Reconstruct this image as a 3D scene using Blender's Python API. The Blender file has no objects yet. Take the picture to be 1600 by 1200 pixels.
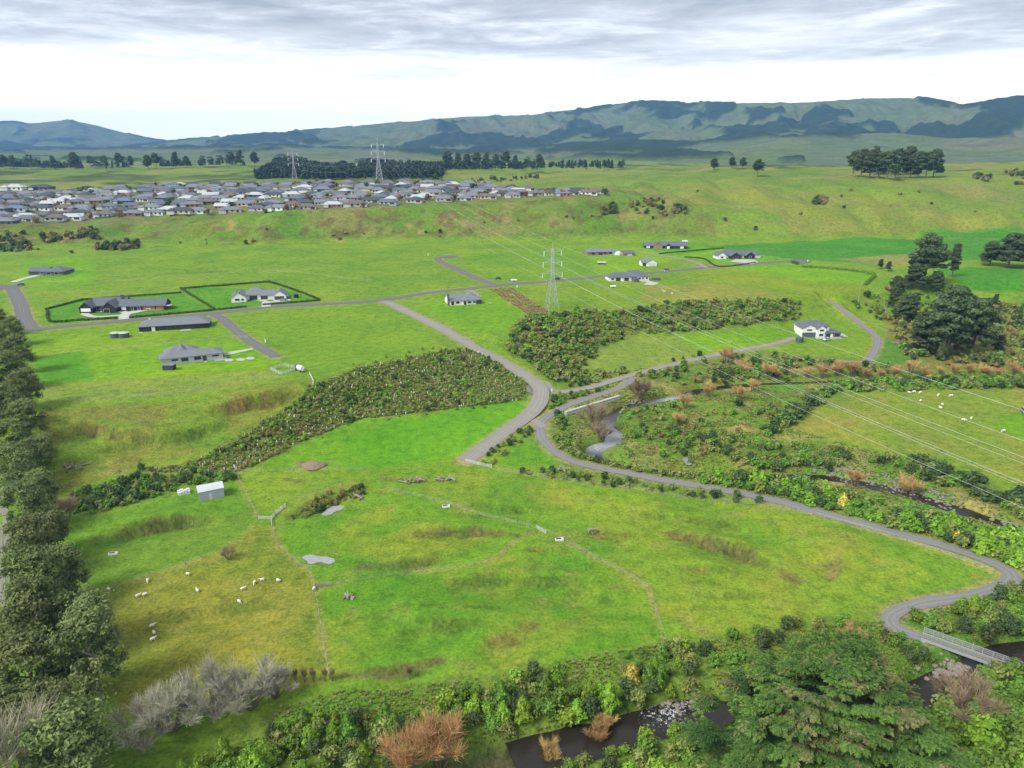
import bpy, bmesh, math, random
import numpy as np
from mathutils import Vector, Matrix
random.seed(7); RNG = np.random.default_rng(11)
R = math.radians
scene = bpy.context.scene
COL = scene.collection

# ------------------------------------------------------------------ camera
FPX, PITCH, CAMZ = 1100.0, math.atan(367/1100.0), 100.0      # focal length in photo pixels (1600 wide)
cam_d = bpy.data.cameras.new('camera'); cam = bpy.data.objects.new('camera', cam_d); COL.objects.link(cam)
cam.location = (0, 0, CAMZ); cam.rotation_euler = (math.pi/2 - PITCH, 0, 0)
cam_d.sensor_width = 36.0; cam_d.lens = 36.0*FPX/1600.0; cam_d.clip_start = 1.0; cam_d.clip_end = 60000
scene.camera = cam
# ------------------------------------------------------------------ sky, sun, exposure
SUN_EL, SUN_AZ = R(46), R(-125)          # azimuth measured from +Y (view direction) towards +X
world = bpy.data.worlds.new('World'); scene.world = world; world.use_nodes = True
wn, wl = world.node_tree.nodes, world.node_tree.links
for n in list(wn): wn.remove(n)
def W(t, **k):
    n = wn.new(t)
    for a, b in k.items(): setattr(n, a, b)
    return n
w_out = W('ShaderNodeOutputWorld'); w_bg = W('ShaderNodeBackground'); w_bg.inputs['Strength'].default_value = 0.1
w_sky = W('ShaderNodeTexSky', sky_type='NISHITA', sun_disc=False, sun_elevation=SUN_EL, sun_rotation=SUN_AZ, altitude=100)
w_tc = W('ShaderNodeTexCoord'); w_sep = W('ShaderNodeSeparateXYZ'); wl.new(w_tc.outputs['Generated'], w_sep.inputs[0])
w_z = W('ShaderNodeMath', operation='MAXIMUM'); wl.new(w_sep.outputs['Z'], w_z.inputs[0]); w_z.inputs[1].default_value = 0.025
w_px = W('ShaderNodeMath', operation='DIVIDE'); wl.new(w_sep.outputs['X'], w_px.inputs[0]); wl.new(w_z.outputs[0], w_px.inputs[1])
w_py = W('ShaderNodeMath', operation='DIVIDE'); wl.new(w_sep.outputs['Y'], w_py.inputs[0]); wl.new(w_z.outputs[0], w_py.inputs[1])
w_cb = W('ShaderNodeCombineXYZ'); wl.new(w_px.outputs[0], w_cb.inputs['X']); wl.new(w_py.outputs[0], w_cb.inputs['Y'])
w_map = W('ShaderNodeMapping'); w_map.inputs['Scale'].default_value = (0.85, 0.85, 1); w_map.inputs['Location'].default_value = (3.1, 1.7, 0)
wl.new(w_cb.outputs[0], w_map.inputs['Vector'])
w_n1 = W('ShaderNodeTexNoise'); w_n1.inputs['Scale'].default_value = 1.0; w_n1.inputs['Detail'].default_value = 12; w_n1.inputs['Roughness'].default_value = 0.64
w_n1.inputs['Distortion'].default_value = 0.35
wl.new(w_map.outputs[0], w_n1.inputs['Vector'])
w_r1 = W('ShaderNodeValToRGB'); wl.new(w_n1.outputs['Fac'], w_r1.inputs[0])
cr = w_r1.color_ramp
cr.elements[0].position = 0.36; cr.elements[0].color = (1.4, 1.44, 1.48, 1)
cr.elements[1].position = 0.66; cr.elements[1].color = (3.6, 3.65, 3.7, 1)
e = cr.elements.new(0.5); e.color = (2.1, 2.14, 2.18, 1)
# pale veil low over the horizon where the deck thins out
w_mr = W('ShaderNodeMapRange', interpolation_type='SMOOTHSTEP'); wl.new(w_sep.outputs['Z'], w_mr.inputs['Value'])
w_mr.inputs['From Min'].default_value = 0.05; w_mr.inputs['From Max'].default_value = 0.145
w_n2 = W('ShaderNodeTexNoise'); w_n2.inputs['Scale'].default_value = 0.5; w_n2.inputs['Detail'].default_value = 4; wl.new(w_map.outputs[0], w_n2.inputs['Vector'])
w_ad = W('ShaderNodeMath', operation='MULTIPLY_ADD'); wl.new(w_n2.outputs['Fac'], w_ad.inputs[0]); w_ad.inputs[1].default_value = 0.12; wl.new(w_sep.outputs['Z'], w_ad.inputs[2])
w_sb = W('ShaderNodeMath', operation='SUBTRACT'); wl.new(w_ad.outputs[0], w_sb.inputs[0]); w_sb.inputs[1].default_value = 0.06
wl.new(w_sb.outputs[0], w_mr.inputs['Value'])
w_mix = W('ShaderNodeMixRGB'); wl.new(w_mr.outputs[0], w_mix.inputs['Fac']); w_mix.inputs['Color1'].default_value = (6.9, 6.75, 6.55, 1); wl.new(w_r1.outputs[0], w_mix.inputs['Color2'])
w_fin = W('ShaderNodeMixRGB'); w_fin.inputs['Fac'].default_value = 0.93; wl.new(w_sky.outputs[0], w_fin.inputs['Color1']); wl.new(w_mix.outputs[0], w_fin.inputs['Color2'])
wl.new(w_fin.outputs[0], w_bg.inputs['Color']); wl.new(w_bg.outputs[0], w_out.inputs['Surface'])
sun_d = bpy.data.lights.new('sun', 'SUN'); sun_d.energy = 1.35; sun_d.angle = R(24); sun_d.color = (1.0, 0.97, 0.91)
sun = bpy.data.objects.new('sun', sun_d); COL.objects.link(sun)
sd = Vector((math.sin(SUN_AZ)*math.cos(SUN_EL), math.cos(SUN_AZ)*math.cos(SUN_EL), math.sin(SUN_EL)))
sun.rotation_euler = sd.to_track_quat('Z', 'Y').to_euler()
vs = scene.view_settings
vs.view_transform = 'Standard'; vs.look = 'None'; vs.gamma = 1.0; vs.use_curve_mapping = False
vs.exposure = 1.84
scene.cycles.volume_bounces = 0; scene.cycles.max_bounces = 5; scene.cycles.diffuse_bounces = 2; scene.cycles.transparent_max_bounces = 6

# ------------------------------------------------------------------ small maths
def ray(u, v):
    a, b = (u-800)/FPX, -(v-600)/FPX
    cp, sp = math.cos(PITCH), math.sin(PITCH)
    return np.array([a, cp + b*sp, -sp + b*cp])
def on_plane(u, v, z):
    d = ray(u, v); t = (z-CAMZ)/d[2]; return np.array([d[0]*t, d[1]*t, z])
def hash2(ix, iy, s):
    h = (ix.astype(np.int64)*374761393 + iy.astype(np.int64)*668265263 + s*974711) & 0x7fffffff
    h = ((h ^ (h >> 13))*1274126177) & 0x7fffffff
    return ((h ^ (h >> 16)) & 0xffff)/65535.0
def vnoise(x, y, s=0):
    x = np.asarray(x, float); y = np.asarray(y, float)
    ix, iy = np.floor(x), np.floor(y); fx, fy = x-ix, y-iy
    fx = fx*fx*(3-2*fx); fy = fy*fy*(3-2*fy); ix = ix.astype(np.int64); iy = iy.astype(np.int64)
    a, b, c, d = hash2(ix, iy, s), hash2(ix+1, iy, s), hash2(ix, iy+1, s), hash2(ix+1, iy+1, s)
    return (a+(b-a)*fx)*(1-fy) + (c+(d-c)*fx)*fy
def fbm(x, y, o=4, s=0):
    t, a, n = 0.0, 0.5, 0.0
    for k in range(o):
        t = t + a*vnoise(x*2**k + 17.3*k, y*2**k - 9.1*k, s+k); n += a; a *= 0.5
    return t/n
def sstep(a, b, x):
    t = np.clip((x-a)/(b-a), 0, 1); return t*t*(3-2*t)
def seg_dist(px, py, pts, closed=False):
    """distance from points to a polyline, with the parameter (index) of the nearest spot"""
    pts = np.asarray(pts)[:, :2]; best = np.full(px.shape, 1e18); par = np.zeros(px.shape)
    n = len(pts); rng = range(n if closed else n-1)
    for i in rng:
        a, b = pts[i], pts[(i+1) % n]; d = b-a; L = max(d@d, 1e-9)
        t = np.clip(((px-a[0])*d[0] + (py-a[1])*d[1])/L, 0, 1)
        q = (px-a[0]-t*d[0])**2 + (py-a[1]-t*d[1])**2
        m = q < best; best = np.where(m, q, best); par = np.where(m, i+t, par)
    return np.sqrt(best), par
def in_poly(px, py, poly):
    poly = np.asarray(poly)[:, :2]; c = np.zeros(px.shape, bool); n = len(poly)
    for i in range(n):
        (x1, y1), (x2, y2) = poly[i], poly[(i+1) % n]
        if y1 == y2: continue
        m = (py > min(y1, y2)) & (py <= max(y1, y2))
        c ^= m & (px < (x2-x1)*(py-y1)/(y2-y1)+x1)
    return c
def smooth_line(pts, step):
    """Catmull-Rom through the points, resampled about every step metres"""
    P = np.asarray(pts, float); P = np.vstack([2*P[0]-P[1], P, 2*P[-1]-P[-2]]); out = []
    for i in range(1, len(P)-2):
        n = max(2, int(np.linalg.norm(P[i+1]-P[i])/step))
        for k in range(n):
            t = k/n
            out.append(0.5*((2*P[i]) + (P[i+1]-P[i-1])*t + (2*P[i-1]-5*P[i]+4*P[i+1]-P[i+2])*t*t + (3*P[i]-P[i-1]-3*P[i+1]+P[i+2])*t**3))
    out.append(P[-2]); return np.array(out)
# ------------------------------------------------------------------ the lie of the land
CURVES = []     # each: list of (u, v, z) seen in the photo, turned into range and height by bearing
CURVES.append([(-300, 850, 1), (0, 812, 1), (120, 792, 1), (220, 772, 1), (360, 745, 1), (450, 700, 1), (560, 655, 1), (700, 640, 1), (820, 612, 1), (870, 585, 1.5), (930, 545, 2), (1000, 527, 2), (1100, 519, 2), (1200, 514, 2), (1300, 495, 2), (1400, 480, 2), (1600, 470, 2), (1900, 460, 2)])
CURVES.append([(-300, 640, 13), (0, 632, 13), (200, 622, 13), (400, 603, 13), (490, 590, 13), (560, 572, 13), (700, 538, 13), (800, 505, 13), (900, 487, 13), (1000, 482, 13), (1100, 471, 13), (1200, 468, 13), (1300, 452, 13), (1400, 440, 13), (1600, 432, 13), (1900, 425, 13)])
CURVES.append([(-300, 404, 15.5), (0, 394, 15.5), (200, 388, 16), (400, 384, 16), (600, 380, 16), (800, 378, 16), (1000, 378, 16), (1200, 377, 16), (1400, 373, 16), (1600, 369, 16), (1900, 366, 16)])
CURVES.append([(-300, 358, 32), (0, 353, 33), (200, 341, 35.5), (400, 333, 40), (600, 322, 44.5), (800, 315, 47), (940, 309, 49.5), (1060, 315, 47), (1200, 325, 41), (1400, 325, 40.5), (1600, 322, 41), (1900, 320, 41)])
CURVES.append([(-300, 296, 44), (0, 292, 46.5), (200, 287, 50), (400, 283, 53), (600, 284, 54), (800, 285, 55.5), (1000, 284, 60), (1200, 280, 64), (1400, 279, 65.5), (1600, 275, 69), (1900, 272, 70)])
CURVES.append([(-300, 266, 59), (0, 265, 59.5), (200, 264, 59), (400, 263, 60), (600, 264, 62), (800, 264, 64), (1000, 265, 66.5), (1200, 262, 72), (1400, 260, 76), (1600, 252, 81), (1900, 250, 82)])
th_k = np.radians(np.linspace(-62, 62, 249))
RK, ZK = [np.full(th_k.shape, 30.0)], [np.full(th_k.shape, 0.0)]
for c in CURVES:
    w = np.array([on_plane(u, v, z) for u, v, z in c]); th = np.arctan2(w[:, 0], w[:, 1]); rr = np.hypot(w[:, 0], w[:, 1])
    RK.append(np.maximum(np.interp(th_k, th, rr), RK[-1]+12)); ZK.append(np.interp(th_k, th, w[:, 2]))
for r, z in ((1950, 52), (4200, 54), (9000, 54)):
    RK.append(np.maximum(np.full(th_k.shape, r), RK[-1]+60)); ZK.append(np.full(th_k.shape, float(z)))
RK, ZK = np.array(RK), np.array(ZK)
def base_height(x, y):
    th = np.arctan2(x, np.maximum(y, 1e-3)); r = np.hypot(x, y)
    f = np.clip((th-th_k[0])/(th_k[1]-th_k[0]), 0, len(th_k)-1.001); i = f.astype(int); f = f-i
    z = np.zeros(r.shape); K = len(RK)
    for k in range(K-1):
        r0 = RK[k][i]*(1-f)+RK[k][i+1]*f; r1 = RK[k+1][i]*(1-f)+RK[k+1][i+1]*f
        z0 = ZK[k][i]*(1-f)+ZK[k][i+1]*f; z1 = ZK[k+1][i]*(1-f)+ZK[k+1][i+1]*f
        t = np.clip((r-r0)/(r1-r0), 0, 1)
        ts = t*t*(3-2*t); t = {0: 0*t + (t > 0.9)*0 + np.clip((t-0.85)/0.15, 0, 1)**2, 1: ts, 2: t, 3: 0.55*ts+0.45*t, 4: t, 5: 0.5*ts+0.5*t}.get(k, ts)
        z = np.where((r >= r0), z0+(z1-z0)*t, z)
    return z
RIVER_PX = [(1700, 588), (1500, 592), (1330, 597), (1240, 600), (1170, 603), (1110, 609), (1045, 625), (985, 636), (952, 652), (944, 668), (962, 680), (958, 692), (930, 703), (926, 716), (965, 731),
            (1040, 741), (1120, 745), (1200, 747), (1290, 748), (1340, 756), (1400, 768), (1470, 790), (1540, 812), (1620, 838), (1720, 880), (1800, 950), (1720, 1000), (1610, 1022), (1545, 1040), (1490, 1068),
            (1420, 1098), (1300, 1115), (1180, 1118), (1080, 1118), (1000, 1138), (900, 1163), (800, 1188), (700, 1215), (560, 1260)]
WATER_Z = -2.7
RIVER = smooth_line(np.array([on_plane(u, v, WATER_Z)[:2] for u, v in RIVER_PX]), 4.0)
# grid: fine where the photo looks closely, coarser far away
def axis(a, b, s, far, grow):
    out = list(np.arange(a, b, s)); st = s; p = out[-1]
    while p < far: st *= 1+grow; p += st; out.append(p)
    return out
xp = axis(0, 240, 1.25, 5200, 0.021); xs = np.array([-p for p in xp[:0:-1]] + xp)
ys = [12.0]
while ys[-1] < 5200: ys.append(ys[-1] + (1.25 if ys[-1] < 300 else max(1.25, 0.0068*(ys[-1]-300)+1.25)))
ys = np.array(ys)
GX, GY = np.meshgrid(xs, ys)
GR = np.hypot(GX, GY)
GZ = base_height(GX, GY)
far_f = sstep(500, 750, GR)
GZ = GZ + (fbm(GX/14, GY/14, 3, 3)-0.5)*(0.75 + 1.6*far_f) + (fbm(GX/5, GY/5, 2, 4)-0.5)*0.35*(1-far_f) + (fbm(GX/70, GY/70, 3, 9)-0.5)*(1.0+7.0*far_f*sstep(500, 900, GR))
# gullies and slumps on the long scarp and the hill to the right
hill = sstep(600, 700, GR)*(1-sstep(900, 1200, GR))
GZ = GZ - hill*(np.abs(fbm(GX/55, GY/150, 3, 31)-0.5)*-20 + 3.5)*sstep(16, 24, GZ)*(1-0.75*(GX < 130)*sstep(36, 44, GZ))
GZ = GZ + far_f*sstep(1200, 1800, GR)*(fbm(GX/420, GY/420, 3, 5)-0.5)*26
def H(x, y):
    x = np.asarray(x, float); y = np.asarray(y, float)
    i = np.clip(np.searchsorted(xs, x)-1, 0, len(xs)-2); j = np.clip(np.searchsorted(ys, y)-1, 0, len(ys)-2)
    fx = np.clip((x-xs[i])/(xs[i+1]-xs[i]), 0, 1); fy = np.clip((y-ys[j])/(ys[j+1]-ys[j]), 0, 1)
    return (GZ[j, i]*(1-fx)+GZ[j, i+1]*fx)*(1-fy) + (GZ[j+1, i]*(1-fx)+GZ[j+1, i+1]*fx)*fy
TT = np.geomspace(60, 6000, 5000)
def P(u, v, dz=0.0):
    """the spot of ground seen at photo pixel (u, v)"""
    d = ray(u, v); d = d/np.linalg.norm(d)
    z = CAMZ + d[2]*TT; h = H(d[0]*TT, d[1]*TT)+dz
    k = int(np.argmax(z < h))
    if k == 0: k = len(TT)-1 if z[0] >= h[0] else 1
    a, b = z[k-1]-h[k-1], z[k]-h[k]; t = TT[k-1] + (TT[k]-TT[k-1])*(a/(a-b) if a != b else 0)
    return np.array([d[0]*t, d[1]*t, float(H(d[0]*t, d[1]*t))])
def PL(px): return np.array([P(u, v) for u, v in px])
def reg(px):  # ground polygon of a photo outline
    return PL(px)[:, :2]
# river bed
dR, rpar = seg_dist(GX.ravel(), GY.ravel(), RIVER[::2]); dR = dR.reshape(GX.shape)
RW = np.interp(RIVER[::2, 1], [100, 150, 230], [1.5, 2.0, 2.8])      # the river is narrower upstream
dR = dR + np.interp(rpar, np.arange(len(RW)), RW).reshape(GX.shape)
near_r = GR < 700
wob = (fbm(GX/9, GY/9, 2, 41)-0.5)*3.0
cut = 1-sstep(2.6, 8.6, dR+wob*0.8)
GZ = np.where(near_r, GZ*(1-cut) + (-3.9)*cut, GZ)
GZ = GZ - near_r*0.8*(1-sstep(11, 45, dR))
# roads: (name, pixel path, half width m, material, raise)
ROADS = [
 ('street', [(-60, 441), (0, 447), (18, 451), (31, 475), (42, 505), (56, 514), (90, 511), (206, 500), (330, 490), (430, 479), (579, 470), (672, 457), (740, 450), (792, 444), (861, 440), (947, 431), (1012, 426), (1062, 422), (1117, 417), (1180, 412), (1217, 409), (1250, 409)], 3.6, 'asphalt'),
 ('street_branch', [(778, 446), (741, 433), (706, 417), (684, 405), (694, 401), (716, 400)], 3.2, 'asphalt'),
 ('lane', [(326, 490), (346, 497), (378, 524), (406, 542), (431, 558)], 2.5, 'asphalt'),
 ('gravel_drive', [(585, 469), (606, 473), (644, 491), (706, 519), (741, 536), (785, 567), (816, 590), (841, 607), (846, 622), (829, 648), (792, 673), (758, 697), (728, 720)], 3.3, 'gravel'),
 ('gravel_road', [(846, 612), (870, 613), (912, 609), (954, 596), (995, 584), (1050, 570), (1100, 559), (1153, 548), (1205, 538), (1243, 528)], 2.1, 'gravel'),
 ('cycle_path', [(990, 589), (968, 606), (912, 625), (871, 642), (846, 660), (846, 682), (861, 702), (885, 717), (925, 729), (975, 739), (1040, 751), (1100, 761), (1200, 779), (1300, 805), (1400, 832), (1480, 855), (1540, 875), (1577, 893), (1580, 907), (1552, 922), (1500, 934), (1440, 943), (1402, 955), (1391, 969), (1404, 985), (1440, 997)], 1.9, 'path'),
 ('path_link', [(818, 655), (832, 657), (848, 668)], 2.0, 'gravel'),
 ('farm_track', [(1293, 461), (1308, 479), (1338, 503), (1366, 523), (1372, 534), (1364, 552), (1355, 567)], 1.9, 'path'),
 ('foot_track', [(1352, 566), (1280, 563), (1222, 557)], 0.8, 'gravel'),
 ('driveway', [(1105, 419), (1085, 409), (1050, 402), (1022, 398), (998, 394)], 1.9, 'gravel'),
 ('driveway_house', [(727, 452), (742, 458), (744, 464), (738, 468)], 1.6, 'gravel'),
]
WET = (1e9,)
road_lines = {}
for nm, px, hw, mt in ROADS:
    w = PL(px); L = smooth_line(w, 3.0)
    L[:, 2] = H(L[:, 0], L[:, 1])
    n = 9 if nm != 'gravel_drive' else 15
    for _ in range(3):
        zp = np.pad(L[:, 2], n//2, mode='edge'); L[:, 2] = np.convolve(zp, np.ones(n)/n, 'valid')
    road_lines[nm] = (L, hw, mt)
ROADMASK = np.zeros(GX.shape)
for nm, (L, hw, mt) in road_lines.items():
    m = (GX > L[:, 0].min()-25) & (GX < L[:, 0].max()+25) & (GY > L[:, 1].min()-25) & (GY < L[:, 1].max()+25)
    d, par = seg_dist(GX[m], GY[m], L); zr = np.interp(par, np.arange(len(L)), L[:, 2])
    k = 1-sstep(hw+1.2, hw+(13 if nm == 'gravel_drive' else 7), d)
    GZ[m] = GZ[m]*(1-k) + (zr-0.03)*k
    ROADMASK[m] = np.maximum(ROADMASK[m], 1-sstep(hw+0.2, hw+2.0, d))
# ------------------------------------------------------------------ materials
MATS = {}
def new_mat(name):
    m = bpy.data.materials.new(name); m.use_nodes = True; nt = m.node_tree
    for n in list(nt.nodes): nt.nodes.remove(n)
    o = nt.nodes.new('ShaderNodeOutputMaterial'); b = nt.nodes.new('ShaderNodeBsdfPrincipled'); nt.links.new(b.outputs[0], o.inputs[0])
    b.inputs['Specular IOR Level'].default_value = 0.25
    return m, nt, b
def noise(nt, scale, detail=4, rough=0.55, vec=None):
    n = nt.nodes.new('ShaderNodeTexNoise'); n.inputs['Scale'].default_value = scale; n.inputs['Detail'].default_value = detail; n.inputs['Roughness'].default_value = rough
    if vec is None:
        tc = nt.nodes.new('ShaderNodeTexCoord'); vec = tc.outputs['Object']
    nt.links.new(vec, n.inputs['Vector']); return n
def ramp(nt, src, stops):
    r = nt.nodes.new('ShaderNodeValToRGB'); nt.links.new(src, r.inputs[0]); el = r.color_ramp.elements
    el[0].position, el[0].color = stops[0][0], (*stops[0][1], 1); el[1].position, el[1].color = stops[-1][0], (*stops[-1][1], 1)
    for p, c in stops[1:-1]: q = el.new(p); q.color = (*c, 1)
    return r
def mixc(nt, fac, a, b, mode='MIX'):
    m = nt.nodes.new('ShaderNodeMixRGB'); m.blend_type = mode
    for s, i in ((fac, 0), (a, 1), (b, 2)):
        if isinstance(s, (int, float)): m.inputs[i].default_value = s
        elif isinstance(s, tuple): m.inputs[i].default_value = (*s, 1)
        else: nt.links.new(s, m.inputs[i])
    return m.outputs[0]
def bump(nt, b, h, strength, dist):
    n = nt.nodes.new('ShaderNodeBump'); n.inputs['Strength'].default_value = strength; n.inputs['Distance'].default_value = dist
    nt.links.new(h, n.inputs['Height']); nt.links.new(n.outputs[0], b.inputs['Normal'])
def plain(name, col, rough=0.6, var=0.12, scale=1.2, metal=0.0, spec=0.3, bmp=0.0, dirt=None):
    """one colour with fine wear"""
    m, nt, b = new_mat(name)
    n = noise(nt, scale, 5)
    c = mixc(nt, n.outputs['Fac'], tuple(x*(1-var) for x in col), tuple(min(1, x*(1+var)) for x in col))
    if dirt:
        n2 = noise(nt, scale*0.35, 6, 0.7); r = ramp(nt, n2.outputs['Fac'], [(0.5, (0, 0, 0)), (0.75, (1, 1, 1))])
        c = mixc(nt, r.outputs[0], c, dirt)
    nt.links.new(c, b.inputs['Base Color']); b.inputs['Roughness'].default_value = rough; b.inputs['Metallic'].default_value = metal
    b.inputs['Specular IOR Level'].default_value = spec
    if bmp: bump(nt, b, n.outputs['Fac'], bmp, 0.05)
    MATS[name] = m; return m
def attr_node(nt, name):
    a = nt.nodes.new('ShaderNodeAttribute'); a.attribute_name = name; return a
def foliage(name, dark, light, trans=0.25, var=0.35):
    m, nt, b = new_mat(name); a = attr_node(nt, 'tone')
    oi = nt.nodes.new('ShaderNodeObjectInfo')
    c = mixc(nt, a.outputs['Fac'], dark, light)
    mr = nt.nodes.new('ShaderNodeMapRange'); nt.links.new(oi.outputs['Random'], mr.inputs['Value']); mr.inputs['To Min'].default_value = 1-var*0.5; mr.inputs['To Max'].default_value = 1+var*0.5
    hs = nt.nodes.new('ShaderNodeHueSaturation'); nt.links.new(mr.outputs[0], hs.inputs['Value']); nt.links.new(c, hs.inputs['Color'])
    mr2 = nt.nodes.new('ShaderNodeMapRange'); nt.links.new(oi.outputs['Random'], mr2.inputs['Value']); mr2.inputs['To Min'].default_value = 0.485; mr2.inputs['To Max'].default_value = 0.515
    nt.links.new(mr2.outputs[0], hs.inputs['Hue'])
    nt.links.new(hs.outputs[0], b.inputs['Base Color']); b.inputs['Roughness'].default_value = 0.6; b.inputs['Specular IOR Level'].default_value = 0.2
    if trans:
        t = nt.nodes.new('ShaderNodeBsdfTranslucent'); nt.links.new(hs.outputs[0], t.inputs['Color'])
        mx = nt.nodes.new('ShaderNodeMixShader'); mx.inputs[0].default_value = trans; nt.links.new(b.outputs[0], mx.inputs[1]); nt.links.new(t.outputs[0], mx.inputs[2])
        out = [n for n in nt.nodes if n.type == 'OUTPUT_MATERIAL'][0]; nt.links.new(mx.outputs[0], out.inputs[0])
    MATS[name] = m; return m

# ------------------------------------------------------------------ ground colours (what grows where)
FRESH, MID, OLIVE, RANK = (.105, .235, .020), (.135, .225, .028), (.180, .188, .034), (.165, .195, .050)
TAN, BROWN, MUD, DEEP, LAWN, PALE = (.27, .22, .10), (.115, .100, .045), (.10, .085, .05), (.055, .185, .022), (.075, .205, .018), (.215, .225, .065)
C = np.empty(GX.shape+(3,)); C[:] = MID
RO = np.full(GX.shape, 0.45)          # how rough and rank the sward is
def paint(poly, col, rough=None, k=1.0, edge=2.0, jag=3.0):
    """colour a ground region; its edge wanders by jag metres"""
    lo, hi = poly.min(0)-edge-jag, poly.max(0)+edge+jag
    m = (GX > lo[0]) & (GX < hi[0]) & (GY > lo[1]) & (GY < hi[1])
    if not m.any(): return
    x, y = GX[m], GY[m]
    if jag: x = x+(fbm(x/7, y/7, 2, 77)-0.5)*2*jag; y = y+(fbm(GX[m]/7, GY[m]/7, 2, 78)-0.5)*2*jag
    ins = in_poly(x, y, poly); d, _ = seg_dist(x, y, poly, True); s = np.where(ins, d, -d); f = sstep(-edge*0.5, edge*0.5, s)*k
    C[m] = C[m]*(1-f[:, None]) + np.array(col)*f[:, None]
    if rough is not None: RO[m] = RO[m]*(1-f)+rough*f
def streak(line, col, width, rough=None, k=1.0, brk=0.0, dip=0.0, s=5):
    """a worn or rank strip along a line, broken up where brk > 0"""
    m = (GX > line[:, 0].min()-width*3) & (GX < line[:, 0].max()+width*3) & (GY > line[:, 1].min()-width*3) & (GY < line[:, 1].max()+width*3)
    if not m.any(): return
    d, _ = seg_dist(GX[m], GY[m], line); d = d+(fbm(GX[m]/3.5, GY[m]/3.5, 3, s)-0.5)*width*1.6
    f = (1-sstep(width*0.35, width*1.0, d))*k
    if brk: f = f*sstep(brk-0.12, brk+0.12, fbm(GX[m]/8, GY[m]/8, 3, s+50))
    C[m] = C[m]*(1-f[:, None]) + np.array(col)*f[:, None]
    if rough is not None: RO[m] = RO[m]*(1-f)+rough*f
    if dip: GZ[m] = GZ[m]-dip*f
def patches(mask, col, scale, thr, s, k=0.8, rough=None, w=0.1):
    f = sstep(thr-w, thr+w, fbm(GX/scale, GY/scale, 4, s))*mask*k
    C[:] = C*(1-f[..., None]) + np.array(col)*f[..., None]
    if rough is not None: RO[:] = RO*(1-f)+rough*f
# broad belts
belt = lambda a, b, f=20: sstep(a-f, a+f, GR)*(1-sstep(b-f, b+f, GR))
scarpL = sstep(17, 22, GZ)*(GR > 560)*(1-sstep(880, 960, GR))
C[:] = C*(1-scarpL[..., None]) + np.array((.115, .165, .035))*scarpL[..., None]; RO[:] = np.maximum(RO, scarpL*0.9)
right = sstep(120, 260, GX)*scarpL
C[:] = C*(1-right[..., None]) + np.array((.165, .195, .042))*right[..., None]; RO[:] = RO*(1-right*0.4)
patches(scarpL*(1-right), (.185, .170, .075), 22, 0.57, 21, 0.75, None, .06); patches(scarpL*(1-right), (.085, .185, .022), 40, 0.56, 22, 0.75); patches(scarpL*(1-right), (.10, .085, .04), 10, 0.60, 23, 0.8, None, .05)
patches(right, (.185, .185, .06), 45, 0.58, 24, 0.5); patches(right, (.11, .21, .03), 80, 0.55, 25, 0.7)
beyond = sstep(900, 1000, GR); C[:] = C*(1-beyond[..., None]) + np.array((.15, .195, .045))*beyond[..., None]
patches(beyond, (.10, .17, .03), 130, 0.52, 26, 0.8); patches(beyond*sstep(1050, 1200, GR), (.035, .055, .022), 45, 0.64, 28, 0.85, None, .03); patches(beyond*sstep(1300, 1500, GR), (.04, .06, .025), 120, 0.60, 29, 0.9, None, .02); patches(beyond, (.19, .18, .07), 60, 0.62, 27, 0.7)
# river flats: rank grass, weeds and bare patches
flat_r = (1-sstep(8, 34, dR))*near_r
C[:] = C*(1-flat_r[..., None]) + np.array((.135, .185, .042))*flat_r[..., None]; RO[:] = np.maximum(RO, flat_r)
Z = paint
Z(reg([(880, 600), (1000, 570), (1200, 545), (1340, 560), (1600, 575), (1600, 600), (1300, 605), (1200, 660), (1300, 700), (1420, 720), (1600, 790), (1600, 880), (1400, 822), (1200, 770), (1000, 738), (900, 715), (860, 690), (870, 640)]), (.125, .175, .042), 1.0)
RO_flats = reg([(960, 640), (1200, 620), (1230, 680), (1190, 735), (1000, 735), (950, 715), (975, 690)])
Z(RO_flats, (.12, .19, .03), 1.0)
flm = in_poly(GX, GY, reg([(870, 640), (1000, 575), (1300, 600), (1200, 660), (1420, 720), (1600, 790), (1600, 880), (1200, 770), (900, 715)]))
patches(flm, (.24, .215, .09), 7, 0.60, 61, 0.85); patches(flm, (.075, .20, .02), 10, 0.60, 62, 0.8); patches(flm, (.15, .10, .05), 6, 0.68, 63, 0.7)
Z(reg([(300, 1200), (430, 1100), (530, 1078), (760, 1058), (1000, 1010), (1200, 975), (1380, 975), (1440, 1010), (1440, 1100), (1100, 1230), (300, 1260)]), (.115, .18, .032), 1.0)
Z(reg([(440, 1110), (530, 1085), (640, 1085), (560, 1110), (470, 1150)]), (.085, .205, .028), .8)
Z(reg([(1400, 940), (1600, 910), (1700, 1000), (1700, 1240), (1400, 1240)]), (.10, .19, .03), 1.0)
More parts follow.
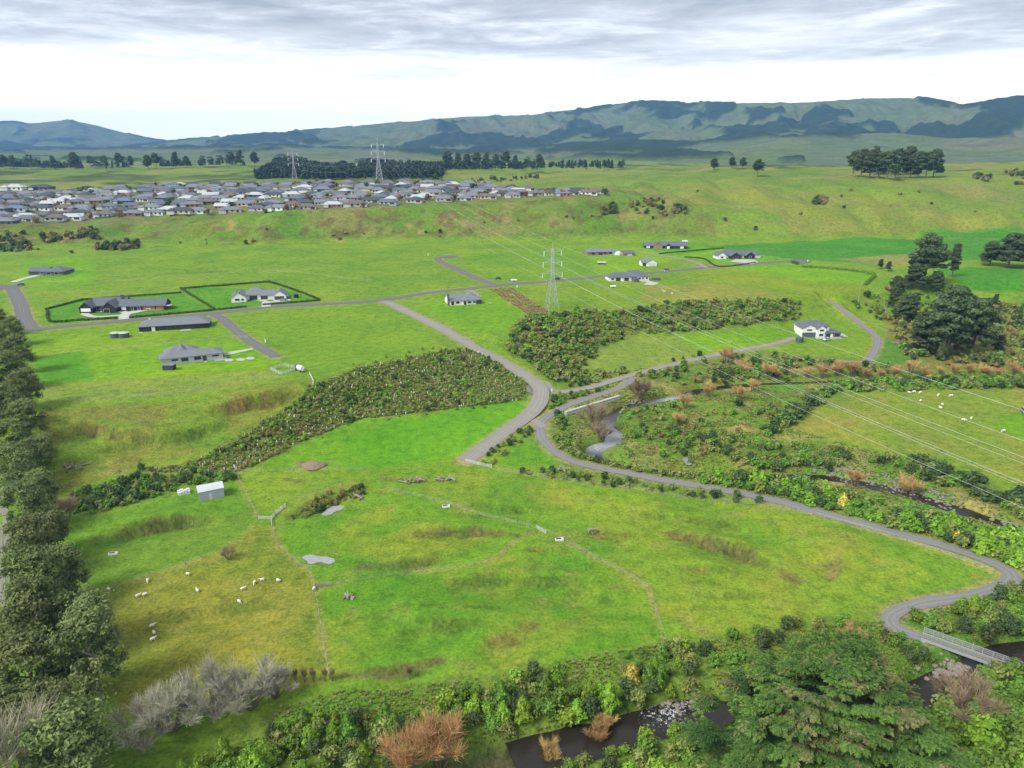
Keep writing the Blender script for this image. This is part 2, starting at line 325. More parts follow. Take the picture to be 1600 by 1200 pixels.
# lower paddocks
MAIN = [(440, 790), (570, 735), (720, 725), (780, 735), (960, 762), (1180, 790), (1330, 825), (1480, 872), (1560, 900), (1400, 948), (1240, 975), (1040, 1002), (760, 1050), (520, 1072), (500, 920), (430, 850)]
Z(reg(MAIN), (.115, .225, .022), .5, jag=1)
Z(reg([(1040, 775), (1180, 792), (1330, 827), (1480, 874), (1555, 900), (1400, 946), (1240, 973), (1050, 995), (1010, 910), (930, 840), (960, 790)]), (.160, .235, .030), .5, .85, 14, 6)
Z(reg([(650, 740), (860, 752), (1000, 775), (1000, 830), (820, 800), (690, 775)]), (.165, .235, .030), .5, .7, 12, 6)
Z(reg([(500, 925), (800, 900), (960, 930), (930, 1000), (760, 1045), (520, 1060)]), (.085, .205, .020), .4, .75, 14, 6)
mm = in_poly(GX, GY, reg(MAIN))
patches(mm, (.20, .225, .035), 13, 0.58, 64, 0.55); patches(mm, (.075, .20, .02), 17, 0.60, 65, 0.6); patches(mm, (.19, .185, .06), 5, 0.70, 66, 0.55, .9)
Z(reg([(580, 845), (660, 825), (760, 830), (740, 860), (660, 885), (590, 880)]), (.20, .225, .035), .8, .6, 6, 5)
SHEEP = [(140, 935), (255, 893), (330, 868), (398, 822), (430, 822), (440, 850), (488, 900), (513, 1066), (440, 1080), (200, 1125), (150, 1060)]
Z(reg(SHEEP), OLIVE, .6, 1, 1.2, .4)
sm = in_poly(GX, GY, reg(SHEEP)); patches(sm, (.21, .215, .05), 6, 0.58, 67, 0.5); patches(sm, (.125, .16, .03), 10, 0.60, 68, 0.6); patches(sm, (.12, .19, .025), 20, .62, 69, .5)
Z(reg([(400, 830), (424, 830), (428, 850), (400, 870), (385, 862)]), (.10, .16, .022), .6, .8, 3, 2)
Z(reg([(100, 850), (400, 770), (400, 815), (330, 862), (255, 888), (140, 930)]), (.115, .20, .028), .5, 1, 1.5, 1)
Z(reg([(170, 805), (300, 770), (375, 745), (400, 800), (320, 812), (180, 850), (100, 860), (100, 830)]), (.095, .205, .022), .4, .9, 3, 2)
Z(reg([(375, 742), (560, 735), (480, 775), (430, 805), (408, 806)]), (.15, .23, .028), .5, 1, 2, 1)
Z(reg([(400, 720), (480, 690), (560, 655), (650, 650), (818, 620), (824, 640), (728, 716), (572, 733), (430, 738)]), FRESH, .3, 1, 2, 1)
Z(reg([(530, 690), (640, 655), (815, 632), (815, 642), (725, 712), (575, 730)]), (.095, .25, .016), .25, 1, 2, 1)
Z(reg([(850, 668), (862, 705), (900, 725), (800, 728), (775, 722)]), (.09, .22, .02), .4, 1, 2, 1)
# slope under the left houses
Z(reg([(60, 640), (300, 620), (480, 590), (490, 600), (360, 690), (260, 725), (190, 732), (80, 790), (60, 720)]), (.150, .185, .036), .8, 1, 4, 3)
slp = in_poly(GX, GY, reg([(60, 640), (300, 620), (480, 590), (490, 600), (360, 690), (260, 725), (190, 732), (80, 790), (60, 720)]))
patches(slp, (.155, .14, .05), 9, 0.60, 71, 0.6); patches(slp, (.10, .19, .025), 16, .58, 72, .7)
# planted banks: dark rank growth under the shrubs
BANK_L = [(200, 735), (290, 728), (365, 692), (492, 603), (560, 575), (700, 548), (745, 545), (822, 600), (815, 625), (650, 645), (560, 655), (470, 690), (400, 725), (370, 738)]
BANK_LOW = [(95, 800), (120, 772), (200, 748), (300, 742), (368, 744), (362, 752), (300, 757), (250, 775), (140, 805)]
BANK_R = [(800, 512), (830, 500), (900, 488), (1000, 484), (1060, 472), (1200, 470), (1250, 474), (1250, 500), (1180, 508), (1100, 515), (1000, 520), (940, 540), (905, 560), (890, 590), (865, 600), (830, 570), (790, 545)]
for q in (BANK_L, BANK_LOW, BANK_R): Z(reg(q), (.125, .165, .040), 1.0, 1, 4, 4)
# terrace fields
T = lambda px, c, r=.35, k=1, e=1.5, j=.3: Z(reg(px), c, r, k, e, j)
T([(40, 525), (330, 497), (420, 555), (445, 590), (300, 625), (60, 640)], (.135, .235, .022), .45)
T([(360, 505), (580, 472), (640, 492), (720, 535), (560, 572), (480, 588), (435, 560)], (.125, .225, .024), .4)
T([(50, 530), (325, 498), (385, 528), (55, 555)], (.140, .245, .020), .3)
T([(55, 558), (130, 548), (148, 592), (60, 598)], (.085, .225, .018), .25)
T([(132, 548), (385, 530), (440, 560), (420, 575), (150, 592)], (.135, .260, .016), .25)
T([(60, 600), (420, 578), (440, 588), (300, 620), (65, 632)], (.165, .225, .045), .6)
T([(72, 482), (130, 468), (285, 458), (335, 487), (80, 505)], LAWN, .2); T([(282, 452), (420, 441), (498, 469), (335, 484)], LAWN, .2)
T([(52, 455), (150, 445), (150, 405), (60, 408)], (.115, .235, .022), .3); T([(22, 440), (146, 440), (146, 402), (40, 406)], (.125, .25, .018), .3)
T([(60, 456), (580, 440), (578, 466), (500, 470), (420, 440), (280, 452), (70, 470)], (.15, .225, .032), .5)
T([(150, 392), (700, 384), (690, 402), (740, 432), (700, 450), (580, 462), (150, 440)], (.125, .215, .026), .5)
T([(720, 402), (910, 384), (1000, 390), (990, 424), (800, 440)], (.12, .225, .024), .45)
T([(690, 462), (760, 455), (830, 490), (800, 520), (760, 525), (650, 485)], (.115, .24, .018), .35)
T([(765, 452), (800, 450), (858, 488), (850, 500), (825, 492)], (.225, .205, .075), .95, .9, 2, 2)
T([(800, 450), (950, 438), (1010, 450), (1250, 470), (870, 486)], (.14, .22, .026), .5)
T([(1010, 448), (1100, 440), (1250, 462), (1080, 472), (1000, 470)], (.20, .205, .05), .6, .9)
T([(1060, 430), (1100, 421), (1240, 411), (1380, 428), (1355, 455), (1250, 470)], (.15, .22, .024), .45)
T([(1130, 418), (1240, 411), (1380, 428), (1350, 444), (1270, 440)], (.135, .265, .016), .2)
T([(915, 392), (1000, 386), (1060, 405), (985, 424), (930, 428)], (.145, .265, .018), .3)
T([(1000, 386), (1090, 378), (1130, 392), (1070, 404)], (.10, .24, .018), .25); T([(1060, 400), (1130, 390), (1240, 404), (1150, 414)], (.12, .255, .018), .25)
T([(1100, 385), (1230, 378), (1600, 368), (1600, 398), (1500, 408), (1320, 410), (1240, 405)], DEEP, .2, 1, 2, 1)
T([(1440, 362), (1600, 358), (1600, 375), (1420, 380)], DEEP, .2, 1, 3, 1)
T([(1460, 420), (1600, 416), (1600, 456), (1500, 452)], DEEP, .25, 1, 3, 1)
T([(1310, 405), (1420, 396), (1470, 408), (1400, 418)], (.19, .20, .07), .8, .9, 3, 3)
T([(900, 575), (930, 545), (1000, 527), (1100, 522), (1150, 545), (1000, 578), (940, 582)], (.165, .225, .048), .6, 1, 3, 2)
T([(1060, 525), (1200, 515), (1240, 522), (1190, 538), (1100, 552)], (.135, .255, .018), .3, 1, 3, 1)
T([(1180, 545), (1240, 515), (1320, 500), (1362, 525), (1360, 560), (1240, 555)], (.135, .225, .026), .5, 1, 3, 1)
T([(1380, 500), (1600, 470), (1600, 580), (1400, 575)], (.16, .16, .05), 1.0, .9, 5, 4)
T([(1380, 530), (1420, 540), (1440, 570), (1370, 570)], (.08, .185, .03), .6, .9, 3, 2)
T([(1230, 672), (1290, 618), (1600, 605), (1700, 605), (1700, 780), (1600, 757), (1420, 712)], (.175, .215, .040), .55, 1, 2, 1)
rp = in_poly(GX, GY, reg([(1230, 672), (1290, 618), (1600, 605), (1700, 605), (1700, 780), (1600, 757), (1420, 712)])); patches(rp, (.21, .20, .06), 14, .55, 73, .7); patches(rp, (.13, .21, .028), 20, .57, 74, .6)
T([(1548, 665), (1570, 650), (1620, 640), (1660, 670), (1600, 688)], (.11, .24, .018), .2)
# suburb plateau
T([(-60, 354), (0, 352), (200, 340), (600, 322), (945, 304), (760, 288), (400, 286), (0, 300), (-60, 304)], (.13, .14, .06), .6, .8)
def ledge(px, h, face, back=14.0, s=3):
    '''a small real step in the ground: the side to the right of the line sinks by h and climbs back over some metres'''
    L = smooth_line(PL(px), 3)[:, :2]; m = (GX > L[:, 0].min()-back-4) & (GX < L[:, 0].max()+back+4) & (GY > L[:, 1].min()-back-4) & (GY < L[:, 1].max()+back+4)
    x, y = GX[m], GY[m]; d, par = seg_dist(x, y, L); i = np.minimum(par.astype(int), len(L)-2); tx, ty = (L[i+1]-L[i]).T; side = np.sign(tx*(y-L[i, 1])-ty*(x-L[i, 0]))*-1
    d = d*side+(fbm(x/6, y/6, 2, s)-.5)*3; ends = sstep(0, 5, par)*sstep(0, 5, len(L)-1-par)
    f = sstep(-.6, 1.6, d)*(1-sstep(2.5, back, d))+.5*sstep(-back*.7, -.6, d)*-1*(1-sstep(-.6, 1.6, d)); GZ[m] -= f*h*1.5*ends
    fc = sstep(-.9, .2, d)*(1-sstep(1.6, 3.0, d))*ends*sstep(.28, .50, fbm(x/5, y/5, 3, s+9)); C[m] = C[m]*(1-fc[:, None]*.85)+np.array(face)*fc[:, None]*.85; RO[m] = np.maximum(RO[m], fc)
LF, LG = (.072, .070, .030), (.075, .120, .024)  # LF: dead-grass brown, darkened to stand in for shade the lit faces lack
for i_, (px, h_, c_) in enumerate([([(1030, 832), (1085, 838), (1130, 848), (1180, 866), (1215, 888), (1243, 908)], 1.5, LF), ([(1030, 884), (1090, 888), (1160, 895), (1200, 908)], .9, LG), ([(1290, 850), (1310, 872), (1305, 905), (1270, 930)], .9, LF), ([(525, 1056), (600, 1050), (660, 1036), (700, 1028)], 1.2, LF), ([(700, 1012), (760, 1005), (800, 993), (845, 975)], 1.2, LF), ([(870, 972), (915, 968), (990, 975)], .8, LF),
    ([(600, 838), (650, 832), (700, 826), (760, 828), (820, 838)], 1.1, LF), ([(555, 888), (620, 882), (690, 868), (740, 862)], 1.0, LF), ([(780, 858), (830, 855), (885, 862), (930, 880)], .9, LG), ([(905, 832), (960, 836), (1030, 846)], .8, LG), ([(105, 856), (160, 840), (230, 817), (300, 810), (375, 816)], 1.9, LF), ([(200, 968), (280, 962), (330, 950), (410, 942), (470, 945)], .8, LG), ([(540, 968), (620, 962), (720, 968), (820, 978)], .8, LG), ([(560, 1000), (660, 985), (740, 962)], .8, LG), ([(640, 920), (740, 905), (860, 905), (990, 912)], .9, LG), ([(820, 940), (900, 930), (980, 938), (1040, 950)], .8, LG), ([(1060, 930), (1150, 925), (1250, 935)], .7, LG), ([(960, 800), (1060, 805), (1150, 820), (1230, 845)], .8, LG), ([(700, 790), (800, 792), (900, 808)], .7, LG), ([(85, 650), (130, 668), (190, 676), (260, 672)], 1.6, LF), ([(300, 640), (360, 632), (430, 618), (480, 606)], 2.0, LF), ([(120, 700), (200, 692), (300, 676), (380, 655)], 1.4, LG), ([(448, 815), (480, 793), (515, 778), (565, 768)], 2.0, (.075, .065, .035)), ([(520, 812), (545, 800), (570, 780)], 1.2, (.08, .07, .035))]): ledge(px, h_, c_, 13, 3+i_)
# worn and rank strips: old river scrolls and terrace lips in the paddocks
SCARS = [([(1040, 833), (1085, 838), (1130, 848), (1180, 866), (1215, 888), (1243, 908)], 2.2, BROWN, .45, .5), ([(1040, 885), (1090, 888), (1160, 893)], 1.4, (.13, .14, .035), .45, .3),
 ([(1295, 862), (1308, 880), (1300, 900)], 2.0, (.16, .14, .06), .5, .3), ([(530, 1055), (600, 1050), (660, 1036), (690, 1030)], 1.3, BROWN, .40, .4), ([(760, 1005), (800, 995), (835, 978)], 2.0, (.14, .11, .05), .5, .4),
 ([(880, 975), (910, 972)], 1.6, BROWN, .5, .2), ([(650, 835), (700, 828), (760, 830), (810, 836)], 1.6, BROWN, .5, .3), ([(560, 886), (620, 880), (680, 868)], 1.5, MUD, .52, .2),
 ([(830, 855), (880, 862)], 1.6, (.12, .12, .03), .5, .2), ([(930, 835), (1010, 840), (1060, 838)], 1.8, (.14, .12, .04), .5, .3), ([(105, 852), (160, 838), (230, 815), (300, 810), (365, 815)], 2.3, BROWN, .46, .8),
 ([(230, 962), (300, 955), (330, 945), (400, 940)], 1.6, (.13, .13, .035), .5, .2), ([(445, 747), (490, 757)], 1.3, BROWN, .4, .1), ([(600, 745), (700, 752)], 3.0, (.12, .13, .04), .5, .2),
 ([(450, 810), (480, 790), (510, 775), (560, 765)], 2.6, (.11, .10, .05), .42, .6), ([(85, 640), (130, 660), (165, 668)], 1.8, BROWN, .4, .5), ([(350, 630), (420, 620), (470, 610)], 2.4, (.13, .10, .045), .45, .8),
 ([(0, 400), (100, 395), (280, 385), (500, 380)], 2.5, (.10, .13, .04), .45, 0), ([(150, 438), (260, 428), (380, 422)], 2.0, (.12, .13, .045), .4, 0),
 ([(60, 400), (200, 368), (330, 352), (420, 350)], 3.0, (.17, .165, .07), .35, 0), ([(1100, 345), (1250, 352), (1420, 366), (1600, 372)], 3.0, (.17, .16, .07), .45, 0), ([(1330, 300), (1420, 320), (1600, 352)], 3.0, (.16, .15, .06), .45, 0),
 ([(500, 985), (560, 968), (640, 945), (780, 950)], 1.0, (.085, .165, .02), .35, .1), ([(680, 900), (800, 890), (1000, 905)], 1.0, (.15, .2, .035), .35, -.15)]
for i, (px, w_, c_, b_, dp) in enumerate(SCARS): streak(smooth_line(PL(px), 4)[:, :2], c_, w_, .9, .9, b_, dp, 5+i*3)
for px, w_ in (([(355, 345), (362, 352), (366, 362)], 6), ([(520, 372), (540, 378)], 5), ([(640, 352), (660, 362)], 5), ([(700, 340), (740, 352)], 6), ([(780, 330), (800, 345)], 6)):
    streak(PL(px)[:, :2], (.26, .185, .10), w_, .9, .8, .45, 0, 91)
for px in ([(470, 725), (500, 728)],): streak(PL(px)[:, :2], (.20, .15, .10), 3.2, .8, .9, 0, -.7, 93)
# gravel shoulders of roads and paths, river margin
C[:] = C*(1-ROADMASK[..., None]*.75) + np.array((.26, .215, .13))*ROADMASK[..., None]*.75
mg = (1-sstep(3.6, 6.4, dR+wob*0.8))*near_r; C[:] = C*(1-mg[..., None]*.85) + np.array((.10, .085, .06))*mg[..., None]*.85
# fence lines: list of (pixel path, post spacing, kind)
FENCES = [
 ('left paddock', [(118, 932), (190, 912), (258, 892), (330, 868), (372, 842), (402, 818)], 'wire fence between the olive sheep paddock and the small green paddock'),
 ('sheep paddock', [(428, 822), (432, 850), (462, 878), (487, 900), (497, 950), (506, 1010), (515, 1062)], 'wire fence along the sheep paddock beside the puddle'),
 ('gate race', [(372, 748), (380, 765), (392, 788), (402, 808)], 'short wire fence running from the grey shed down to the gate'),
 ('gully', [(430, 806), (450, 790), (475, 776), (510, 764), (560, 750), (572, 736)], 'wire fence along the muddy gully above the puddles'),
 ('bank foot', [(150, 742), (250, 738), (370, 738), (430, 737), (500, 733), (570, 734)], 'wire fence along the foot of the planted bank'),
 ('paddock middle', [(605, 765), (690, 785), (760, 808), (845, 828), (905, 858), (950, 882), (1012, 918)], 'wire fence crossing the big paddock past two white troughs'),
 ('paddock south', [(1014, 920), (1025, 955), (1040, 1000)], 'short wire fence near the lower edge of the big paddock'),
 ('paddock west', [(500, 918), (560, 908), (640, 895), (750, 882), (800, 850), (838, 828)], 'wire fence running across the big paddock from the wooden rail'),
 ('path side', [(775, 735), (960, 762), (1090, 782), (1190, 790), (1300, 812), (1400, 842), (1480, 868), (1552, 895)], 'wire fence between the big paddock and the cycle path'),
 ('terrace', [(55, 557), (130, 548), (250, 538), (340, 528), (388, 528)], 'timber post fence between the black long house and the pale grey house'),
 ('terrace edge', [(60, 632), (150, 625), (240, 618), (330, 606), (420, 592), (445, 588)], 'wire fence along the terrace edge behind the pale grey house'),
 ('north field', [(150, 441), (300, 431), (430, 424), (580, 440)], 'wire fence across the terrace field behind the courtyard hedges'),
]
fence_lines = []
for nm, px, lab in FENCES:
    L = smooth_line(PL(px), 2.5); fence_lines.append((nm, L, lab))
    streak(L[:, :2], (.24, .225, .085), 0.9 if L[:, 1].mean() < 300 else 1.6, .9, .75, .38, 0, 7)

# ground sheet
def grid_mesh(name, X, Y, Zg, col, ro, mat):
    n, m = X.shape; me = bpy.data.meshes.new(name)
    v = np.stack([X, Y, Zg], -1).reshape(-1, 3)
    idx = np.arange(n*m).reshape(n, m); f = np.stack([idx[:-1, :-1], idx[:-1, 1:], idx[1:, 1:], idx[1:, :-1]], -1).reshape(-1, 4)
    me.vertices.add(len(v)); me.vertices.foreach_set('co', v.astype(np.float32).ravel())
    me.loops.add(f.size); me.loops.foreach_set('vertex_index', f.astype(np.int32).ravel())
    me.polygons.add(len(f)); me.polygons.foreach_set('loop_start', np.arange(0, f.size, 4, dtype=np.int32)); me.polygons.foreach_set('use_smooth', np.ones(len(f), bool))
    a = me.color_attributes.new('sward', 'FLOAT_COLOR', 'POINT')
    a.data.foreach_set('color', np.concatenate([col.reshape(-1, 3), ro.reshape(-1, 1)], 1).astype(np.float32).ravel())
    me.update(); me.validate(); me.materials.append(mat)
    o = bpy.data.objects.new(name, me); COL.objects.link(o); return o
gm, nt, b = new_mat('pasture')
at = attr_node(nt, 'sward'); tc = nt.nodes.new('ShaderNodeTexCoord')
mp = nt.nodes.new('ShaderNodeMapping'); mp.inputs['Scale'].default_value = (1, 1, 0.3); nt.links.new(tc.outputs['Object'], mp.inputs['Vector']); vec = mp.outputs[0]
nF, nM, nL, nT = noise(nt, 1.25, 9, .8, vec), noise(nt, 0.28, 7, .7, vec), noise(nt, 0.03, 4, .55, vec), noise(nt, 0.75, 5, .7, vec)
rF = ramp(nt, nF.outputs['Fac'], [(.36, (.40, .46, .40)), (.5, (1, 1, 1)), (.64, (1.55, 1.48, 1.35))])
rM = ramp(nt, nM.outputs['Fac'], [(.36, (.66, .74, .66)), (.5, (1, 1, 1)), (.66, (1.24, 1.18, 1.1))])
rL = ramp(nt, nL.outputs['Fac'], [(.32, (.78, .90, .85)), (.68, (1.22, 1.09, 1.05))])
c = mixc(nt, 1.0, at.outputs['Color'], rL.outputs[0], 'MULTIPLY')
c = mixc(nt, 1.0, c, rM.outputs[0], 'MULTIPLY')
cf = mixc(nt, 1.0, c, rF.outputs[0], 'MULTIPLY')
fm = nt.nodes.new('ShaderNodeMath'); fm.operation = 'MULTIPLY_ADD'; nt.links.new(at.outputs['Alpha'], fm.inputs[0]); fm.inputs[1].default_value = 0.55; fm.inputs[2].default_value = 0.45
c = mixc(nt, fm.outputs[0], c, cf)
# dead straw and seed heads in the rank places
rT = ramp(nt, nT.outputs['Fac'], [(.56, (0, 0, 0)), (.70, (1, 1, 1))])
fs = nt.nodes.new('ShaderNodeMath'); fs.operation = 'MULTIPLY'; nt.links.new(rT.outputs[0], fs.inputs[0]); nt.links.new(at.outputs['Alpha'], fs.inputs[1])
fs2 = nt.nodes.new('ShaderNodeMath'); fs2.operation = 'MULTIPLY'; nt.links.new(fs.outputs[0], fs2.inputs[0]); fs2.inputs[1].default_value = 0.26
c = mixc(nt, fs2.outputs[0], c, (.25, .23, .09))
nt.links.new(c, b.inputs['Base Color']); b.inputs['Roughness'].default_value = 0.9; b.inputs['Specular IOR Level'].default_value = 0.1
bm_ = mixc(nt, .5, nF.outputs['Fac'], nT.outputs['Fac']); bump(nt, b, bm_, 0.9, 0.35)
MATS['pasture'] = gm
ground = grid_mesh('ground', GX, GY, GZ, np.clip(C*np.array([1.04, 1.06, .84]), 0, 1), RO, gm); ground['kind'] = 'structure'
# ------------------------------------------------------------------ roads, paths, river
def tag(o, label=None, cat=None, group=None, kind=None):
    for k, v in (('label', label), ('category', cat), ('group', group), ('kind', kind)):
        if v: o[k] = v
    return o
def mesh_obj(name, v, f, mat, parent=None, smooth=False, loc=None):
    me = bpy.data.meshes.new(name); me.from_pydata([tuple(p) for p in v], [], [tuple(q) for q in f]); me.update()
    if mat is not None: me.materials.append(mat if not isinstance(mat, str) else MATS[mat])
    if smooth: me.polygons.foreach_set('use_smooth', np.ones(len(me.polygons), bool))
    o = bpy.data.objects.new(name, me); COL.objects.link(o)
    if parent is not None: o.parent = parent
    if loc is not None: o.location = loc
    return o
def surf(name, c1, c2, c3, sc):
    m, nt, b = new_mat(name); n1 = noise(nt, sc, 6, .7); n2 = noise(nt, sc*.06, 4, .6); n3 = noise(nt, sc*4, 3, .7)
    c = ramp(nt, n1.outputs['Fac'], [(.3, c1), (.7, c2)]).outputs[0]
    c = mixc(nt, ramp(nt, n2.outputs['Fac'], [(.45, (0, 0, 0)), (.7, (.8, .8, .8))]).outputs[0], c, c3)
    ab = nt.nodes.new('ShaderNodeMath'); ab.operation = 'ABSOLUTE'; nt.links.new(attr_node(nt, 'across').outputs['Fac'], ab.inputs[0]); wt = ramp(nt, ab.outputs[0], [(.25, (.88, .9, .86)), (.6, (1.12, 1.12, 1.12)), (1.0, (.92, .93, .9))]); c = mixc(nt, 1.0, c, wt.outputs[0], 'MULTIPLY')
    nt.links.new(c, b.inputs['Base Color']); b.inputs['Roughness'].default_value = .92; bump(nt, b, n3.outputs['Fac'], .5, .03); MATS[name] = m
surf('asphalt', (.115, .115, .118), (.165, .162, .160), (.145, .140, .132), 2.5)
surf('gravel', (.20, .19, .172), (.30, .285, .255), (.235, .215, .175), 3.0)
surf('path', (.165, .165, .168), (.225, .222, .218), (.20, .19, .17), 3.0)
surf('concrete', (.40, .39, .36), (.50, .49, .46), (.40, .38, .34), 1.2)
def ribbon(name, L, hw, mat, up, across=9, kind='structure', wob=0.4, ends=None):
    n = len(L); t = np.gradient(L[:, :2], axis=0); t /= np.linalg.norm(t, axis=1)[:, None]+1e-9; nrm = np.stack([-t[:, 1], t[:, 0]], 1)
    v, f = [], []
    for i in range(n):
        w1 = hw+wob*(vnoise(np.array([i*.35]), np.array([3.1]), 5)[0]-.5)*2; w2 = hw+wob*(vnoise(np.array([i*.35]), np.array([9.7]), 6)[0]-.5)*2
        for k in range(across):
            s = -w1+(w1+w2)*k/(across-1); p = L[i, :2]+nrm[i]*s
            v.append((p[0], p[1], max(L[i, 2], float(H(p[0], p[1])))+up))
    for i in range(n-1):
        for k in range(across-1):
            a = i*across+k; f.append((a, a+1, a+across+1, a+across))
    o = mesh_obj(name, v, f, mat, smooth=True); o['kind'] = kind
    at_ = o.data.attributes.new('across', 'FLOAT', 'POINT'); at_.data.foreach_set('value', np.tile(np.linspace(-hw, hw, across), n).astype(np.float32)); return o
RNAME = {'street': 'road', 'street_branch': 'road', 'lane': 'road', 'gravel_drive': 'gravel_road', 'gravel_road': 'gravel_road', 'cycle_path': 'path', 'path_link': 'path', 'farm_track': 'path', 'foot_track': 'path', 'driveway': 'gravel_road', 'driveway_house': 'gravel_road'}
for i, (nm, (L, hw, mt)) in enumerate(road_lines.items()): ribbon(RNAME[nm], L, hw, mt, 0.07+0.006*i)
def disc_road(u, v, r, mt, up=.14):
    c = P(u, v); vs_ = [(c[0], c[1], c[2]+up)]; n = 28
    for ring in (.5, 1):
        for k in range(n):
            a = 2*math.pi*k/n; rr = r*ring*(1+.06*math.sin(3*a+u)); x, y = c[0]+rr*math.cos(a), c[1]+rr*math.sin(a); vs_.append((x, y, float(H(x, y))+up))
    f = [(0, 1+k, 1+(k+1) % n) for k in range(n)] + [(1+k, 1+n+k, 1+n+(k+1) % n, 1+(k+1) % n) for k in range(n)]
    o = mesh_obj('road', vs_, f, mt, smooth=True); o['kind'] = 'structure'
disc_road(1247, 409, 9, 'asphalt'); disc_road(700, 401.5, 7, 'asphalt'); disc_road(846, 611, 6.5, 'gravel', .15); disc_road(8, 449, 9, 'asphalt')
# two wheel ruts of the farm track at the left edge
for du in (0, 26):
    L = smooth_line(PL([(-8+du*.4, 730), (-4+du*.4, 790), (0+du*.45, 850), (2+du*.5, 905), (4+du*.6, 945), (8+du*.9, 970), (-14+du, 1000), (-30+du, 1040)]), 2.0); ribbon('path', L, .55, 'gravel', .06, 3)
def slab(name, px, mat, up=.12, kind='structure'):
    w = reg(px); cx = w.mean(0); v = [(x, y, float(H(x, y))+up) for x, y in w]; v.append((cx[0], cx[1], max(float(H(*cx)), np.mean([q[2] for q in v])-up)+up)); n = len(w)
    o = mesh_obj(name, v, [(k, (k+1) % n, n) for k in range(n)], mat); o['kind'] = kind; return o
# river
mw, nt, b = new_mat('river_water'); b.inputs['Base Color'].default_value = (.022, .019, .013, 1); b.inputs['Roughness'].default_value = .06; b.inputs['IOR'].default_value = 1.33; b.inputs['Specular IOR Level'].default_value = .5
fo = attr_node(nt, 'foam'); nw = noise(nt, 1.6, 5, .65); nw2 = noise(nt, 1.7, 7, .78)
fr = nt.nodes.new('ShaderNodeMath'); fr.operation = 'ADD'; nt.links.new(nw2.outputs['Fac'], fr.inputs[0]); nt.links.new(fo.outputs['Fac'], fr.inputs[1])
fr2 = ramp(nt, fr.outputs[0], [(.92, (0, 0, 0)), (1.0, (1, 1, 1))]); fr2.color_ramp.elements[1].position = 1.0
c = mixc(nt, attr_node(nt, 'shallow').outputs['Fac'], (.022, .019, .013), (.26, .28, .30)); c = mixc(nt, fr2.outputs[0], c, (.62, .64, .65)); nt.links.new(c, b.inputs['Base Color'])
nt.links.new(mixc(nt, fr2.outputs[0], (.06, .06, .06), (.8, .8, .8)), b.inputs['Roughness']); bump(nt, b, nw.outputs['Fac'], .35, .12); MATS['river_water'] = mw
RV = smooth_line(np.column_stack([RIVER[::6], np.zeros(len(RIVER[::6]))]), 3.0)
t = np.gradient(RV[:, :2], axis=0); t /= np.linalg.norm(t, axis=1)[:, None]; nr = np.stack([-t[:, 1], t[:, 0]], 1); v, f, fm_ = [], [], []
RAPIDS = [P(1060, 1118), P(1030, 1125), P(1320, 748), P(1250, 747), P(930, 704), P(1170, 746)]
for i in range(len(RV)):
    for k in range(7):
        s = -10+20*k/6; p = RV[i, :2]+nr[i]*s; v.append((p[0], p[1], WATER_Z)); fm_.append(max([0.41*math.exp(-((p[0]-q[0])**2+(p[1]-q[1])**2)/90) for q in RAPIDS]))
for i in range(len(RV)-1):
    for k in range(6): a = i*7+k; f.append((a, a+1, a+8, a+7))
river = mesh_obj('river', v, f, mw, smooth=True); river['kind'] = 'structure'
BEND = [P(955, 684), P(938, 700), P(1040, 627)]; a = river.data.attributes.new('shallow', 'FLOAT', 'POINT'); a.data.foreach_set('value', np.array([min(1, max(math.exp(-((p_[0]-q[0])**2+(p_[1]-q[1])**2)/60) for q in BEND)*1.2) for p_ in v], np.float32))
a = river.data.attributes.new('foam', 'FLOAT', 'POINT'); a.data.foreach_set('value', np.array(fm_, np.float32))
# puddles and ponds
plain('puddle_water', (.27, .28, .28), .12, .35, .9, spec=.8)
def puddle(px, lab, up=.05, m='river_water'):
    c = smooth_line(np.vstack([PL(px), PL(px[:1])]), .5); ce = c.mean(0); kk = .82+.42*fbm(c[:, 0]/1.6, c[:, 1]/1.6, 2, 3)[:, None]; c = ce+(c-ce)*kk; c[-1] = c[0]; zz = float(np.median(c[:, 2]))+up; cx = c.mean(0)
    o = mesh_obj('puddle', [(p[0]-cx[0], p[1]-cx[1], 0) for p in c[:-1]]+[(0, 0, 0)], [(k, (k+1) % (len(c)-1), len(c)-1) for k in range(len(c)-1)], m, loc=(cx[0], cx[1], zz)); o['kind'] = 'structure'
for px in ([(473, 871), (488, 868), (500, 870), (512, 871), (524, 877), (512, 881), (500, 878), (488, 881), (478, 876)], [(504, 803), (515, 797), (532, 792), (536, 794), (522, 801), (510, 806)], [(1068, 716), (1078, 713), (1084, 720), (1078, 728), (1069, 724)]):
    w = PL(px); k_ = (1-sstep(1.5, 5.0, seg_dist(GX, GY, w, True)[0]))
    puddle(px, '', .16, 'puddle_water')
